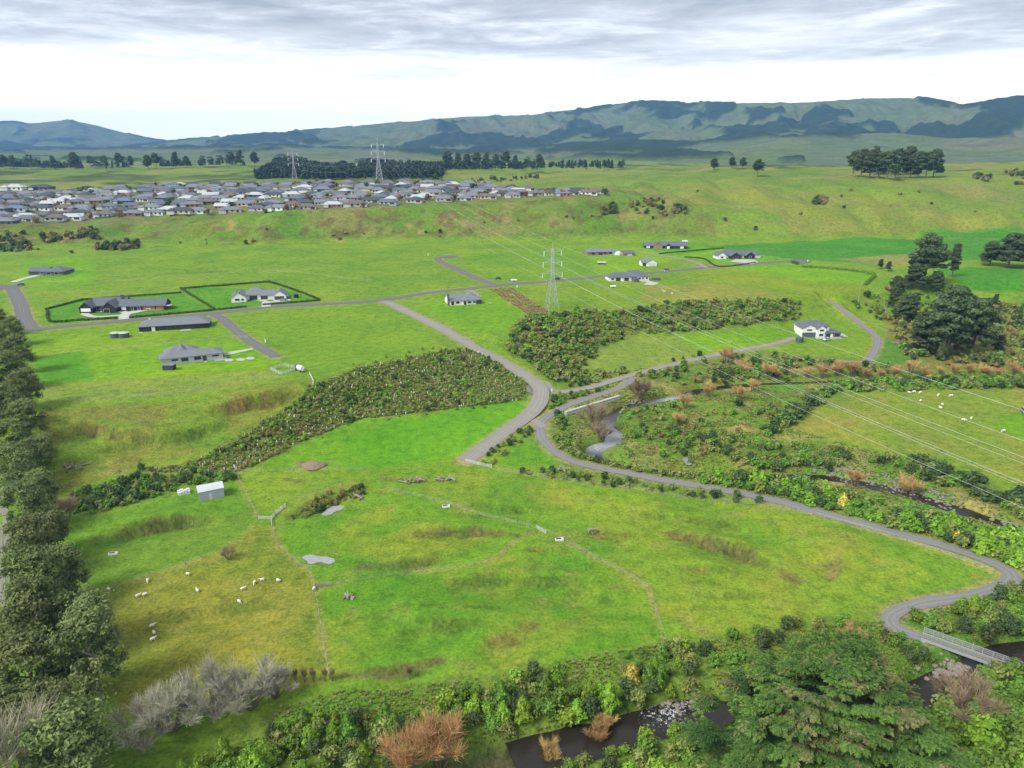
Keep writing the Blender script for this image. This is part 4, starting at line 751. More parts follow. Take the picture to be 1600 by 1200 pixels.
dead_tree(1341, 472, 14, 'dead broken tree trunk standing beside the farm track'); dead_tree(1383, 490, 8, 'leaning dead stem in the scrub by the pines')
for k, u in enumerate((428, 446, 462, 476, 490, 508, 520, 640)): place(BARE_B[k % 2], 'bare_sapling', P(u, 1066-(u-430)*.02), .26, None, 'thin bare sapling along the lower paddock fence', 'tree', 'bare saplings along the lower fence', .75)
# hill grove, lone trees, far clumps
for i, (u, v) in enumerate([(1332, 275), (1345, 277), (1358, 279), (1372, 279), (1386, 280), (1398, 279), (1410, 279), (1422, 278), (1434, 278), (1446, 278), (1458, 277), (1365, 274), (1392, 274), (1418, 273)]):
    place(PINES[(i*2) % 3], 'pine_tree', P(u, v), rnd(1.3, 1.6), None, 'dark pine in the dense grove on the right hilltop', 'tree', 'pines of the hilltop grove', rnd(1.35, 1.75))
for (u, v), s, k, lab in [((1183, 277), 1.1, 0, 'lone dark pine on the open hillside'), ((1115, 266), .9, 2, 'small dark tree left of the lone hillside pine'), ((1143, 262), .8, 2, 'dark tree on the skyline left of the lone pine'), ((1160, 263), .8, 2, 'low dark tree beside the skyline tree')]:
    place(PINES[k], 'pine_tree', P(u, v), s, None, lab, 'tree')
far_px = [(8, 264), (22, 265), (48, 264), (60, 262), (85, 265), (118, 264), (142, 262), (150, 264), (165, 265), (188, 263), (205, 262), (232, 264), (245, 264), (275, 262), (292, 262), (318, 260), (330, 261), (345, 260), (362, 259), (376, 259), (398, 258), (700, 264), (716, 264), (730, 264), (745, 264), (760, 264), (775, 263), (790, 263), (805, 263), (825, 262), (842, 262)]
for i, (u, v) in enumerate(far_px):
    place(PINES[i % 3] if u % 3 else DECID, 'shelter_tree', P(u, v), rnd(1.1, 1.7), None, 'dark tree in the far shelter belts beyond the suburb', 'tree', 'shelter belt trees beyond the suburb')
# plantation behind the suburb: one dark mass
Lf = Leaves(); plant = [reg([(398, 280), (420, 268), (555, 268), (560, 279), (480, 281)]), reg([(556, 281), (562, 262), (690, 264), (692, 281)]), reg([(415, 272), (430, 258), (470, 256), (500, 266)])]
belts = [reg([(-20, 263), (60, 262), (60, 258), (-20, 259)]), reg([(60, 264), (130, 264), (130, 261), (60, 261)]), reg([(150, 262), (200, 262), (200, 259), (150, 259)]), reg([(250, 261), (300, 260), (300, 257), (250, 258)]), reg([(310, 260), (345, 260), (345, 256), (310, 256)]), reg([(352, 259), (388, 259), (388, 255), (352, 255)]), reg([(690, 266), (850, 264), (850, 261), (690, 262)]), reg([(855, 262), (980, 263), (980, 260), (855, 259)])]
random.seed(3)
for pg in plant+belts:
    lo, hi = pg.min(0), pg.max(0)
    for _ in range(1500 if not any(pg is b_ for b_ in belts) else 160):
        x, y = rnd(lo[0], hi[0]), rnd(lo[1], hi[1])
        if in_poly(np.array([x]), np.array([y]), pg)[0]:
            z = float(H(x, y)); hh = rnd(13, 19)
            for j in range(5): t_ = j/5; clump(Lf, (x+rnd(-.6, .6), y+rnd(-.6, .6), z+hh*(.25+.7*t_)), (4.2*(1-.7*t_), 4.2*(1-.7*t_), 2.2), 9, 2.4, rnd(.1, .9), .3, .4)
    
o = bpy.data.objects.new('forest', Lf.mesh('forest', 'leaf_blue')); COL.objects.link(o); o['kind'] = 'stuff'; tag(o, 'dark pine plantation behind the suburb', 'forest')
# ------------------------------------------------------------------ planted shrubs along river, path and banks
SH = {'green': [make_round(s, 'leaf_green') for s in (101, 102, 103)], 'cone': [make_cone(s, 'leaf_bright') for s in (111, 112)], 'bright': [make_round(s, 'leaf_bright') for s in (121, 122)],
      'dark': [make_round(s, 'leaf_dark', tall=1.25) for s in (131, 132)], 'olive': [make_round(s, 'leaf_olive') for s in (141, 142)], 'darkcone': [make_cone(151, 'leaf_green', 900, 2.8, 1.0)], 'yellow': [make_cone(161, 'leaf_yellow', 800, 2.2, .9)], 'gorse': [make_round(171, 'leaf_gorse'), make_round(172, 'leaf_gorse')]}
LOOK = {'green': 'rounded mid-green shrub', 'cone': 'bright lime-green conical young tree', 'bright': 'rounded bright yellow-green shrub', 'dark': 'upright dark green shrub', 'olive': 'dull olive shrub', 'darkcone': 'conical mid-green young tree', 'yellow': 'yellow-flowering conical bush', 'gorse': 'brownish scrubby bush'}
SPOTS = []     # (x, y, kind, scale, region phrase)
def scatter(px, n, mind, mix, smin, smax, phrase, seed, gap=0.0, small=False):
    random.seed(seed); pg = reg(px); lo, hi = pg.min(0), pg.max(0); got = []
    kinds, wts = zip(*mix.items()); tries = 0
    cand = np.stack([np.array([rnd(lo[0], hi[0]) for _ in range(n*30)]), np.array([rnd(lo[1], hi[1]) for _ in range(n*30)])], 1)
    ok = in_poly(cand[:, 0], cand[:, 1], pg)
    if gap: ok &= fbm(cand[:, 0]/9, cand[:, 1]/9, 3, seed) > gap
    dr, _ = seg_dist(cand[:, 0], cand[:, 1], RIVER[::3]); ok &= (H(cand[:, 0], cand[:, 1]) > WATER_Z+.45)
    for nm, (L, hw, mt) in road_lines.items(): ok &= seg_dist(cand[:, 0], cand[:, 1], L[::3])[0] > hw+1.0
    arr = np.zeros((0, 2))
    for c in cand[ok]:
        if len(got) >= n: break
        if len(arr) and (((arr-c)**2).sum(1) < mind*mind).any(): continue
        arr = np.vstack([arr, c]); kd = random.choices(kinds, wts)[0]; got.append((c[0], c[1], kd, (smin+(smax-smin)*min(1, max(0, rnd(-.25, .75)+1.0*(float(fbm(c[0]/11, c[1]/11, 2, seed+5))-.25)))), phrase, small))
    SPOTS.extend(got)
A = {'green': 4, 'cone': 1.6, 'bright': 1.6, 'dark': 2.6, 'olive': 4, 'darkcone': 1.6, 'yellow': .4}
scatter([(380, 1200), (440, 1140), (540, 1100), (640, 1100), (760, 1072), (880, 1052), (1000, 1022), (1080, 1012), (1090, 1090), (1020, 1110), (930, 1130), (840, 1150), (740, 1172), (690, 1210), (380, 1230)], 140, 2.2, A, .9, 1.9, 'on the lower river bank', 1, .44)
scatter([(250, 1235), (380, 1165), (430, 1180), (420, 1240)], 14, 2.4, {'bright': 3, 'cone': 2, 'green': 2}, 1.1, 1.7, 'below the bare grey trees', 2)
scatter([(850, 1240), (905, 1185), (1000, 1165), (1090, 1150), (1140, 1240)], 22, 2.6, {'green': 4, 'olive': 2, 'bright': 2, 'dark': 1}, 1.3, 2.2, 'left of the big cypress', 3)
scatter([(1080, 1010), (1240, 975), (1385, 965), (1400, 1000), (1300, 1010), (1100, 1050)], 18, 2.6, {'green': 3, 'olive': 2, 'dark': 2, 'cone': 1}, 1.1, 1.7, 'above the big cypress', 4, .4)
scatter([(1408, 962), (1470, 948), (1560, 928), (1640, 905), (1640, 1020), (1560, 1018), (1460, 985)], 46, 2.5, {'green': 3, 'bright': 1.2, 'cone': 1, 'dark': 2, 'olive': 3}, 1.0, 1.8, 'above the footbridge', 5, .42)
scatter([(1405, 992), (1440, 1005), (1460, 1040), (1440, 1070), (1380, 1000)], 9, 2.2, {'green': 3, 'dark': 2, 'olive': 2}, 1.0, 1.5, 'beside the footbridge end', 6)
scatter([(1500, 1090), (1540, 1062), (1600, 1058), (1680, 1050), (1700, 1240), (1440, 1240), (1450, 1130)], 62, 3.0, {'green': 6, 'bright': 1.5, 'darkcone': 1, 'olive': 1}, 1.8, 3.0, 'below the footbridge', 7)
scatter([(1095, 748), (1200, 752), (1300, 764), (1400, 790), (1500, 815), (1610, 846), (1610, 892), (1540, 868), (1400, 826), (1300, 799), (1200, 773), (1100, 757)], 190, 2.1, {'green': 5, 'bright': 1.2, 'cone': 1.3, 'olive': 2, 'dark': 1.5, 'yellow': .12}, 1.2, 2.2, 'between the cycle path and the right river reach', 8, .3)
scatter([(870, 640), (905, 690), (905, 715), (1000, 732), (1080, 742), (1090, 752), (980, 735), (890, 712), (866, 690)], 60, 2.0, {'green': 2, 'olive': 5, 'dark': 1}, 1.0, 1.7, 'beside the cycle path at the river bend', 9, .3)
scatter([(800, 733), (900, 741), (1020, 757), (1200, 785), (1200, 790), (1000, 764), (790, 737)], 40, 2.0, {'olive': 4, 'dark': 3}, .8, 1.3, 'in the strip between the paddock fence and the cycle path', 10, .35)
scatter([(1380, 716), (1440, 722), (1520, 745), (1610, 780), (1610, 815), (1520, 775), (1430, 745)], 60, 2.3, {'dark': 5, 'green': 2, 'olive': 2}, 1.4, 2.3, 'on the far side of the right river reach', 11, .36)
scatter([(960, 650), (1060, 635), (1190, 625), (1240, 650), (1200, 700), (1180, 738), (1010, 728), (970, 715)], 110, 2.3, {'olive': 5, 'green': 3, 'gorse': 2, 'dark': 1}, .8, 1.7, 'on the rough flat inside the river bend', 12, .48)
scatter([(1090, 680), (1170, 690), (1300, 705), (1380, 725), (1300, 745), (1180, 735), (1100, 705)], 70, 2.3, {'green': 4, 'olive': 3, 'dark': 2}, 1.0, 2.0, 'between the rough flat and the right paddock', 13, .4)
scatter([(1190, 672), (1240, 640), (1285, 612), (1300, 606), (1300, 618), (1250, 655), (1215, 680)], 46, 1.9, {'dark': 4, 'green': 3, 'olive': 2}, 1.4, 2.2, 'in the hedge along the left side of the right paddock', 14)
scatter([(1290, 600), (1400, 596), (1610, 592), (1640, 606), (1400, 611), (1290, 613)], 110, 2.0, {'green': 5, 'olive': 3, 'dark': 1}, 1.3, 2.2, 'in the hedge behind the right paddock', 15)
scatter([(985, 590), (1060, 575), (1150, 556), (1240, 556), (1340, 570), (1600, 578), (1600, 590), (1300, 592), (1180, 600), (1080, 606)], 120, 2.4, {'green': 4, 'dark': 3, 'olive': 3, 'gorse': 2}, 1.0, 2.0, 'along the upper river reach', 16, .42)
scatter([(848, 612), (960, 604), (905, 622), (872, 636), (846, 652)], 26, 1.8, {'green': 3, 'dark': 2}, .7, 1.2, 'in the triangle between the gravel roads', 17)
scatter([(740, 722), (832, 660), (845, 672), (770, 728)], 22, 1.6, {'olive': 3, 'dark': 2}, .7, 1.1, 'beside the gravel drive above the paddock gate', 18)
scatter(BANK_LOW, 120, 1.4, {'green': 4, 'dark': 3, 'olive': 2}, .8, 1.4, 'on the low bank behind the grey shed', 19, .2)
scatter(BANK_R, 620, 2.2, {'dark': 1.8, 'green': 3.5, 'olive': 8, 'gorse': 1.2, 'bright': .7}, .7, 2.0, '', 20, .3, True)
scatter([(880, 600), (905, 560), (945, 545), (930, 560), (905, 580), (1000, 580), (1060, 562), (1180, 540), (1180, 545), (1060, 570), (960, 592), (890, 606)], 60, 1.8, {'olive': 4, 'dark': 4, 'gorse': 1}, .8, 1.6, '', 21, 0, True)
scatter([(455, 812), (480, 788), (512, 772), (565, 762), (570, 775), (520, 790), (480, 810)], 30, 1.6, {'gorse': 3, 'olive': 3, 'dark': 1}, .6, 1.1, '', 29, .2, True)
scatter([(180, 738), (290, 722), (365, 684), (492, 596), (560, 566), (700, 540), (750, 545), (826, 604), (800, 632), (650, 652), (560, 662), (470, 698), (400, 732)], 170, 2.5, {'olive': 6, 'green': 3}, .35, .8, '', 28, .35, True)
scatter(BANK_L, 1150, 1.35, {'dark': 1.4, 'olive': 7, 'green': 3, 'gorse': .7, 'bright': .8}, .35, 1.15, '', 22, .33, True)
scatter([(1330, 470), (1400, 448), (1480, 470), (1600, 480), (1600, 575), (1420, 570), (1400, 520), (1360, 490)], 330, 2.4, {'gorse': 6, 'olive': 4, 'green': 2, 'dark': 2}, 1.0, 2.4, '', 23, .34, True)
scatter([(-20, 362), (50, 366), (45, 392), (-20, 398)], 60, 2.5, {'gorse': 4, 'dark': 4, 'olive': 2}, 1.3, 2.6, '', 24, .2, True)
for px in ([(60, 368), (150, 358), (155, 374), (70, 382)], [(145, 385), (225, 378), (225, 388), (150, 394)], [(982, 316), (1030, 310), (1045, 340), (1000, 346), (985, 330)], [(940, 325), (962, 322), (962, 334), (940, 336)], [(1565, 270), (1610, 268), (1610, 292), (1580, 288)], [(1520, 275), (1548, 276), (1545, 284), (1522, 283)], [(1270, 312), (1290, 312), (1290, 320), (1270, 320)], [(1050, 328), (1070, 326), (1070, 334), (1052, 335)], [(380, 296), (700, 284), (700, 290), (380, 302)], [(735, 280), (840, 274), (840, 280), (740, 286)], [(120, 298), (160, 296), (160, 304), (120, 304)]):
    scatter(px, 26, 3.0, {'gorse': 4, 'dark': 4}, 1.6, 3.2, '', int(px[0][0])+60, .25, True)
scatter([(0, 385), (960, 330), (960, 350), (500, 378), (100, 398)], 26, 6, {'gorse': 4, 'dark': 2}, .8, 2.0, '', 26, .5, True)
scatter([(1000, 300), (1600, 290), (1600, 360), (1000, 370)], 16, 12, {'gorse': 4, 'dark': 2}, .9, 2.2, '', 27, .4, True)
# the three hundred that show largest stand singly, the rest make one mass
def apparent(s): z = float(H(s[0], s[1])); return s[3]*(3.0 if 'cone' in s[2] else 2.0)/math.sqrt(s[0]**2+s[1]**2+(CAMZ-z)**2)
SPOTS.sort(key=lambda s: (s[5], -apparent(s)))
NEAR = ('lower river bank', 'bare grey trees', 'big cypress', 'footbridge')
single = [s for s in SPOTS if any(k in s[4] for k in NEAR)]; mass = [s for s in SPOTS if not any(k in s[4] for k in NEAR)]
cnt_ = {}
random.seed(9)
for x, y, kd, sc, ph, _ in single:
    me = random.choice(SH[kd]); isT = 'cone' in kd
    place(me, 'young_tree' if isT else 'shrub', (x, y, float(H(x, y))-.05), sc, None, f'{LOOK[kd]} {ph}', 'tree' if isT else 'shrub', f'plants {ph}', sc*rnd(.85, 1.2))
def tile_mass(spots, thin=.5):
    """copies of the shrub leaves, thinned with distance, as arrays per material"""
    V, F, Tn, M, n = [], [], [], [], 0; mats = []; cache = {}
    for x, y, kd, sc, ph, _ in spots:
        me = random.choice(SH[kd])['foliage']; d = math.hypot(x, y); key = (me.name, 0 if d < 260 else 1 if d < 480 else 2)
        if key not in cache:
            v = np.empty(len(me.vertices)*3, np.float32); me.vertices.foreach_get('co', v); v = v.reshape(-1, 4, 3); t = np.empty(len(me.vertices), np.float32); me.attributes['tone'].data.foreach_get('value', t); t = t.reshape(-1, 4)
            keep, grow = [(.36, 1.55), (.17, 2.2), (.07, 3.2)][key[1]]; k = RNG.random(len(v)) < keep; v = v[k]; c_ = v.mean(1, keepdims=True); cache[key] = (c_+(v-c_)*grow, t[k])
        v, t = cache[key]; a = rnd(0, 6.28); ca, sa = math.cos(a), math.sin(a); q = v.reshape(-1, 3)*np.array([sc, sc, sc*rnd(.75, 1.05)])
        q = np.stack([q[:, 0]*ca-q[:, 1]*sa+x, q[:, 0]*sa+q[:, 1]*ca+y, q[:, 2]+float(H(x, y))-.05], 1)
        mn = me.materials[0].name
        if mn not in mats: mats.append(mn)
        V.append(q); F.append(np.arange(len(q)).reshape(-1, 4)+n); Tn.append(np.clip(t.ravel()+rnd(-.25, .25), 0, 1)); M.append(np.full(len(v), mats.index(mn))); n += len(q)
    return np.concatenate(V), np.concatenate(F), np.concatenate(Tn), mats, np.concatenate(M)
v, f, t, ms, mi = tile_mass(mass)
o = bpy.data.objects.new('shrubbery', np_mesh('shrubbery', v, f, t, ms, False, mi)); COL.objects.link(o); o['kind'] = 'stuff'; tag(o, 'massed small shrubs and scrub on the planted banks and river flats', 'shrubs')
print('SHRUBS', len(single), len(mass), len(f))
# white sleeves round the newest plants on the bank
random.seed(12); V, F = [], []; bl = reg(BANK_L); lo, hi = bl.min(0), bl.max(0); k = 0
plain('sleeve', (.72, .74, .68), .5)
while k < 420:
    x, y = rnd(lo[0], hi[0]), rnd(lo[1], hi[1])
    if not in_poly(np.array([x]), np.array([y]), bl)[0]: continue
    z = float(H(x, y)); b_ = len(V); r_ = .14; hh = rnd(.4, .7); k += 1
    for zz in (0, hh+.3): V += [(x-r_, y-r_, z+zz), (x+r_, y-r_, z+zz), (x+r_, y+r_, z+zz), (x-r_, y+r_, z+zz)]
    F += [(b_, b_+1, b_+5, b_+4), (b_+1, b_+2, b_+6, b_+5), (b_+2, b_+3, b_+7, b_+6), (b_+3, b_, b_+4, b_+7)]
o = mesh_obj('plant_sleeves', V, F, 'sleeve'); o['kind'] = 'stuff'; tag(o, 'white plastic sleeves round young plants on the bank', 'plant sleeves')
# rank grass tufts where nobody mows
TUF = [make_tuft(s, 'straw', 14, .75, .12) for s in (1, 2)]+[make_tuft(s, 'grass_blade', 14, .6, .12) for s in (3, 4)]
tv = []
for me in TUF:
    v = np.empty(len(me.vertices)*3, np.float32); me.vertices.foreach_get('co', v); t = np.empty(len(me.vertices), np.float32); me.attributes['tone'].data.foreach_get('value', t); q = np.empty(len(me.loops), np.int32); me.loops.foreach_get('vertex_index', q); tv.append((v.reshape(-1, 3), t, q.reshape(-1, 4)))
V, F, Tn, M, n = [], [], [], [], 0
def tufts(px, num, straw, smin, smax, seed, gap=.45):
    global n
    random.seed(seed); pg = reg(px); lo, hi = pg.min(0), pg.max(0); c = np.stack([RNG.uniform(lo[0], hi[0], num*5), RNG.uniform(lo[1], hi[1], num*5)], 1)
    k = in_poly(c[:, 0], c[:, 1], pg) & (fbm(c[:, 0]/6, c[:, 1]/6, 3, seed) > gap) & (H(c[:, 0], c[:, 1]) > WATER_Z+.3)
    for nm, (L, hw, mt) in road_lines.items(): k &= seg_dist(c[:, 0], c[:, 1], L[::3])[0] > hw+.4
    for x, y in c[k][:num]:
        j = random.randrange(2) if rnd(0, 1) < straw else 2+random.randrange(2); v, t, q = tv[j]; s = rnd(smin, smax); a = rnd(0, 6.28); ca, sa = math.cos(a), math.sin(a)
        V.append(np.stack([(v[:, 0]*ca-v[:, 1]*sa)*s+x, (v[:, 0]*sa+v[:, 1]*ca)*s+y, v[:, 2]*s+float(H(x, y))-.03], 1)); F.append(q+n); Tn.append(t); M.append(np.full(len(q), 0 if j < 2 else 1)); n += len(v)
tufts([(300, 1230), (440, 1105), (530, 1080), (760, 1060), (1000, 1012), (1380, 970), (1440, 1010), (1440, 1100), (1100, 1110), (760, 1200), (300, 1260)], 4200, .12, .5, 1.1, 201, .45)
tufts([(1400, 940), (1600, 910), (1680, 1000), (1680, 1240), (1440, 1240), (1440, 1000)], 2200, .12, .5, 1.1, 202, .45)
tufts([(870, 640), (1000, 575), (1300, 600), (1200, 660), (1420, 720), (1610, 790), (1610, 880), (1200, 775), (900, 716)], 6000, .28, .6, 1.2, 203, .45)
tufts(BANK_L, 6000, .3, .8, 1.7, 206, .25); tufts(BANK_R, 1800, .45, 1.0, 2.0, 207, .4)
tufts([(765, 452), (800, 450), (858, 488), (850, 500), (825, 492)], 900, .9, 1, 1.6, 209, .3)
o = bpy.data.objects.new('rank_grass', np_mesh('rank_grass', np.concatenate(V), np.concatenate(F), np.concatenate(Tn), ['straw', 'grass_blade'], False, np.concatenate(M))); COL.objects.link(o); o['kind'] = 'stuff'; tag(o, 'rank grass tufts on the river flats and banks', 'grass')
# garden hedges
def hedge(px, w, h, lab, mat='leaf_dark', dens=26):
    L = smooth_line(PL(px), .9); lv = Leaves(); c0 = L[0]; random.seed(int(px[0][0]))
    for q in L: clump(lv, (q[0]-c0[0]+rnd(-.15, .15), q[1]-c0[1]+rnd(-.15, .15), q[2]-c0[2]+h*.5), (w*.6, w*.6, h*rnd(.46, .56)), dens, .5, rnd(.2, .8), .3, .3)
    e = bpy.data.objects.new('hedge', lv.mesh('hedge', mat)); COL.objects.link(e); e.location = c0; tag(e, lab, 'hedge'); return e
hedge([(72, 484), (130, 469)], 1.2, 1.3, 'dark clipped hedge at the left end of the black gabled house garden'); hedge([(74, 486), (80, 503), (128, 501), (183, 498)], 1.2, 1.3, 'dark clipped hedge along the road left of the circular driveway'); hedge([(204, 497), (260, 492), (336, 485), (385, 480)], 1.2, 1.3, 'dark clipped hedge along the road right of the circular driveway')
hedge([(130, 469), (200, 464), (283, 458)], 1.2, 1.2, 'dark clipped hedge behind the black gabled house'); hedge([(283, 452), (335, 484)], 1.2, 1.4, 'dark hedge dividing the two hedged gardens'); hedge([(282, 452), (345, 447), (421, 441)], 1.2, 1.4, 'dark hedge behind the white gabled house'); hedge([(421, 441), (460, 454), (499, 469)], 1.2, 1.4, 'dark hedge slanting down right of the white gabled house'); hedge([(412, 477), (450, 474), (499, 470)], 1.2, 1.2, 'low hedge along the road before the white gabled house')
hedge([(1253, 418), (1290, 420), (1330, 424), (1362, 429), (1366, 434)], 2.2, 2.4, 'long green hedge at the end of the street', 'leaf_green'); hedge([(1366, 433), (1358, 440), (1352, 446)], 2.0, 2.4, 'short return of the long green hedge', 'leaf_green'); hedge([(1238, 411), (1246, 414)], 2.4, 2.6, 'short dark shrub hedge at the cul-de-sac'); hedge([(1070, 402), (1100, 405), (1125, 417), (1180, 411)], 1.0, 1.0, 'low hedge around the white gabled house at the street end'); hedge([(1030, 397), (1130, 388)], 1.0, 1.1, 'low hedge between the far two gardens')
# ------------------------------------------------------------------ building helpers
class MB:
    """collects faces of one part"""
    def __init__(s): s.v, s.f = [], []
    def poly(s, pts): o = len(s.v); s.v += [tuple(map(float, p)) for p in pts]; s.f.append(tuple(range(o, o+len(pts))))
    def box(s, x0, x1, y0, y1, z0, z1):
        o = len(s.v); s.v += [(x, y, z) for z in (z0, z1) for x, y in ((x0, y0), (x1, y0), (x1, y1), (x0, y1))]
        s.f += [tuple(o+i for i in q) for q in ((3, 2, 1, 0), (4, 5, 6, 7), (0, 1, 5, 4), (1, 2, 6, 5), (2, 3, 7, 6), (3, 0, 4, 7))]
    def cyl(s, x, y, z0, z1, r, n=14, r1=None, cap=True):
        o = len(s.v); r1 = r if r1 is None else r1
        for z, q in ((z0, r), (z1, r1)): s.v += [(x+q*math.cos(2*math.pi*k/n), y+q*math.sin(2*math.pi*k/n), z) for k in range(n)]
        s.f += [(o+k, o+(k+1) % n, o+n+(k+1) % n, o+n+k) for k in range(n)]
        if cap: s.f += [tuple(o+n+k for k in range(n)), tuple(o+k for k in range(n-1, -1, -1))]
    def bar(s, a, b, r, n=4, r1=None):
        a, b = np.array(a, float), np.array(b, float); d = unit(b-a); x = unit(np.cross(d, [.31, .22, .92] if abs(d[2]) < .9 else [1, .1, 0])); y = np.cross(d, x); o = len(s.v); r1 = r if r1 is None else r1
        for p, q in ((a, r), (b, r1)): s.v += [tuple(p+q*(math.cos(2*math.pi*k/n+.785)*x+math.sin(2*math.pi*k/n+.785)*y)) for k in range(n)]
        s.f += [(o+k, o+(k+1) % n, o+n+(k+1) % n, o+n+k) for k in range(n)]+[tuple(o+n+k for k in range(n)), tuple(o+k for k in range(n-1, -1, -1))]
    def hip(s, x0, x1, y0, y1, z, h, ov=.6, th=.22):
        x0 -= ov; x1 += ov; y0 -= ov; y1 += ov; w, d = x1-x0, y1-y0
        if w >= d: r = [(x0+d/2, (y0+y1)/2), (x1-d/2, (y0+y1)/2)]
        else: r = [((x0+x1)/2, y0+w/2), ((x0+x1)/2, y1-w/2)]
        A, B, Cc, D = (x0, y0, z), (x1, y0, z), (x1, y1, z), (x0, y1, z); r0, r1 = (*r[0], z+h), (*r[1], z+h)
        if w >= d: s.poly([A, B, r1, r0]); s.poly([B, Cc, r1]); s.poly([Cc, D, r0, r1]); s.poly([D, A, r0])
        else: s.poly([A, B, r0]); s.poly([B, Cc, r1, r0]); s.poly([Cc, D, r1]); s.poly([D, A, r0, r1])
        s.box(x0+.03, x1-.03, y0+.03, y1-.03, z-th, z-.012)
    def gable(s, x0, x1, y0, y1, z, h, axis='x', ov=.5, th=.2):
        if axis == 'x':
            a, b, m = y0-ov, y1+ov, (y0+y1)/2; k = h*ov/((y1-y0)/2)
            for xa, xb in ((x0-ov*.6, x1+ov*.6),):
                P1, P2, P3 = (a, z-k), (m, z+h), (b, z-k)
                for (p, q) in ((P1, P2), (P2, P3)): s.poly([(xa, p[0], p[1]), (xb, p[0], p[1]), (xb, q[0], q[1]), (xa, q[0], q[1])]); s.poly([(xa, p[0], p[1]-th), (xa, q[0], q[1]-th), (xb, q[0], q[1]-th), (xb, p[0], p[1]-th)])
                for xx in (xa, xb): s.poly([(xx, a, z-k-th), (xx, a, z-k), (xx, m, z+h), (xx, m, z+h-th)]); s.poly([(xx, m, z+h-th), (xx, m, z+h), (xx, b, z-k), (xx, b, z-k-th)])
                for yy in (a, b): s.poly([(xa, yy, z-k-th), (xb, yy, z-k-th), (xb, yy, z-k), (xa, yy, z-k)])
        else:
            t = MB(); t.gable(y0, y1, x0, x1, z, h, 'x', ov, th); o = len(s.v); s.v += [(q[1], q[0], q[2]) for q in t.v]; s.f += [tuple(o+i for i in reversed(q)) for q in t.f]
    def walls(s, x0, x1, y0, y1, z0, z1, h=0, axis=None):
        s.box(x0, x1, y0, y1, z0, z1)
        if axis == 'x':
            for x in (x0, x1): s.poly([(x, y0, z1), (x, y1, z1), (x, (y0+y1)/2, z1+h)])
        elif axis == 'y':
            for y in (y0, y1): s.poly([(x0, y, z1), (x1, y, z1), ((x0+x1)/2, y, z1+h)])
    def build(s, name, mat, parent=None, loc=None, smooth=False): return mesh_obj(name, s.v, s.f, mat, parent, smooth, loc)
def empty(name, loc, rz=0, label=None, cat=None, group=None):
    e = bpy.data.objects.new(name, None); COL.objects.link(e); e.empty_display_size = 1; e.location = loc; e.rotation_euler.z = rz; tag(e, label, cat, group); return e
def metal_roof(name, col, wave=2.2):
    m, nt, b = new_mat(name); w = nt.nodes.new('ShaderNodeTexWave'); w.inputs['Scale'].default_value = wave; tc = nt.nodes.new('ShaderNodeTexCoord'); nt.links.new(tc.outputs['Object'], w.inputs['Vector']); n = noise(nt, .5, 5)
    c = mixc(nt, n.outputs['Fac'], tuple(x*.82 for x in col), tuple(x*1.18 for x in col)); nt.links.new(c, b.inputs['Base Color']); b.inputs['Roughness'].default_value = .7; b.inputs['Specular IOR Level'].default_value = .2; bump(nt, b, w.outputs['Fac'], .3, .04); MATS[name] = m
metal_roof('roof_slate', (0.112, 0.127, 0.152)); metal_roof('roof_grey', (0.165, 0.177, 0.198)); metal_roof('roof_dark', (0.061, 0.071, 0.083)); metal_roof('roof_pale', (0.403, 0.420, 0.437)); metal_roof('roof_brown', (0.140, 0.116, 0.099)); metal_roof('roof_blue', (0.107, 0.173, 0.272)); metal_roof('iron', (0.353, 0.378, 0.412)); metal_roof('iron_roof', (0.487, 0.512, 0.554))
plain('wall_black', (.028, .030, .034), .7, .2, 2); plain('wall_white', (.74, .74, .72), .75, .06, 1, dirt=(.64, .63, .59)); plain('wall_grey', (.46, .48, .50), .75, .07, 1); plain('wall_brick', (.30, .19, .14), .85, .2, 4); plain('wall_cream', (.56, .50, .41), .8, .1, 1); plain('wall_charcoal', (.10, .11, .125), .7, .15, 2); plain('cedar', (.33, .14, .06), .65, .25, 3)
plain('garage_dark', (.055, .06, .07), .5); plain('garage_pale', (.55, .57, .58), .5); plain('tank_green', (.075, .10, .095), .6, .15); plain('tank_top', (.42, .44, .43), .6, .15); plain('white_paint', (.78, .78, .77), .5, .05); plain('steel', (.42, .45, .46), .45, .12, 2, metal=.3); plain('galv', (.52, .54, .55), .5, .12, 2); plain('timber', (.27, .23, .17), .85, .25, 3, bmp=.4); plain('timber_new', (.40, .26, .13), .8, .2, 3); plain('rubber', (.02, .02, .02), .8); plain('stone', (.21, .19, .155), .9, .3, 1.5, bmp=.5); plain('black_plastic', (.02, .022, .025), .5)
mg_, nt, b = new_mat('glass'); b.inputs['Base Color'].default_value = (.03, .04, .05, 1); b.inputs['Roughness'].default_value = .08; b.inputs['Specular IOR Level'].default_value = .6; MATS['glass'] = mg_
def frame(fl, fr):
    """a local frame from two pixels at the foot of the front wall: origin left, x along the front"""
    a, b = P(*fl), P(*fr); d = b-a; return a, math.atan2(d[1], d[0]), math.hypot(d[0], d[1])
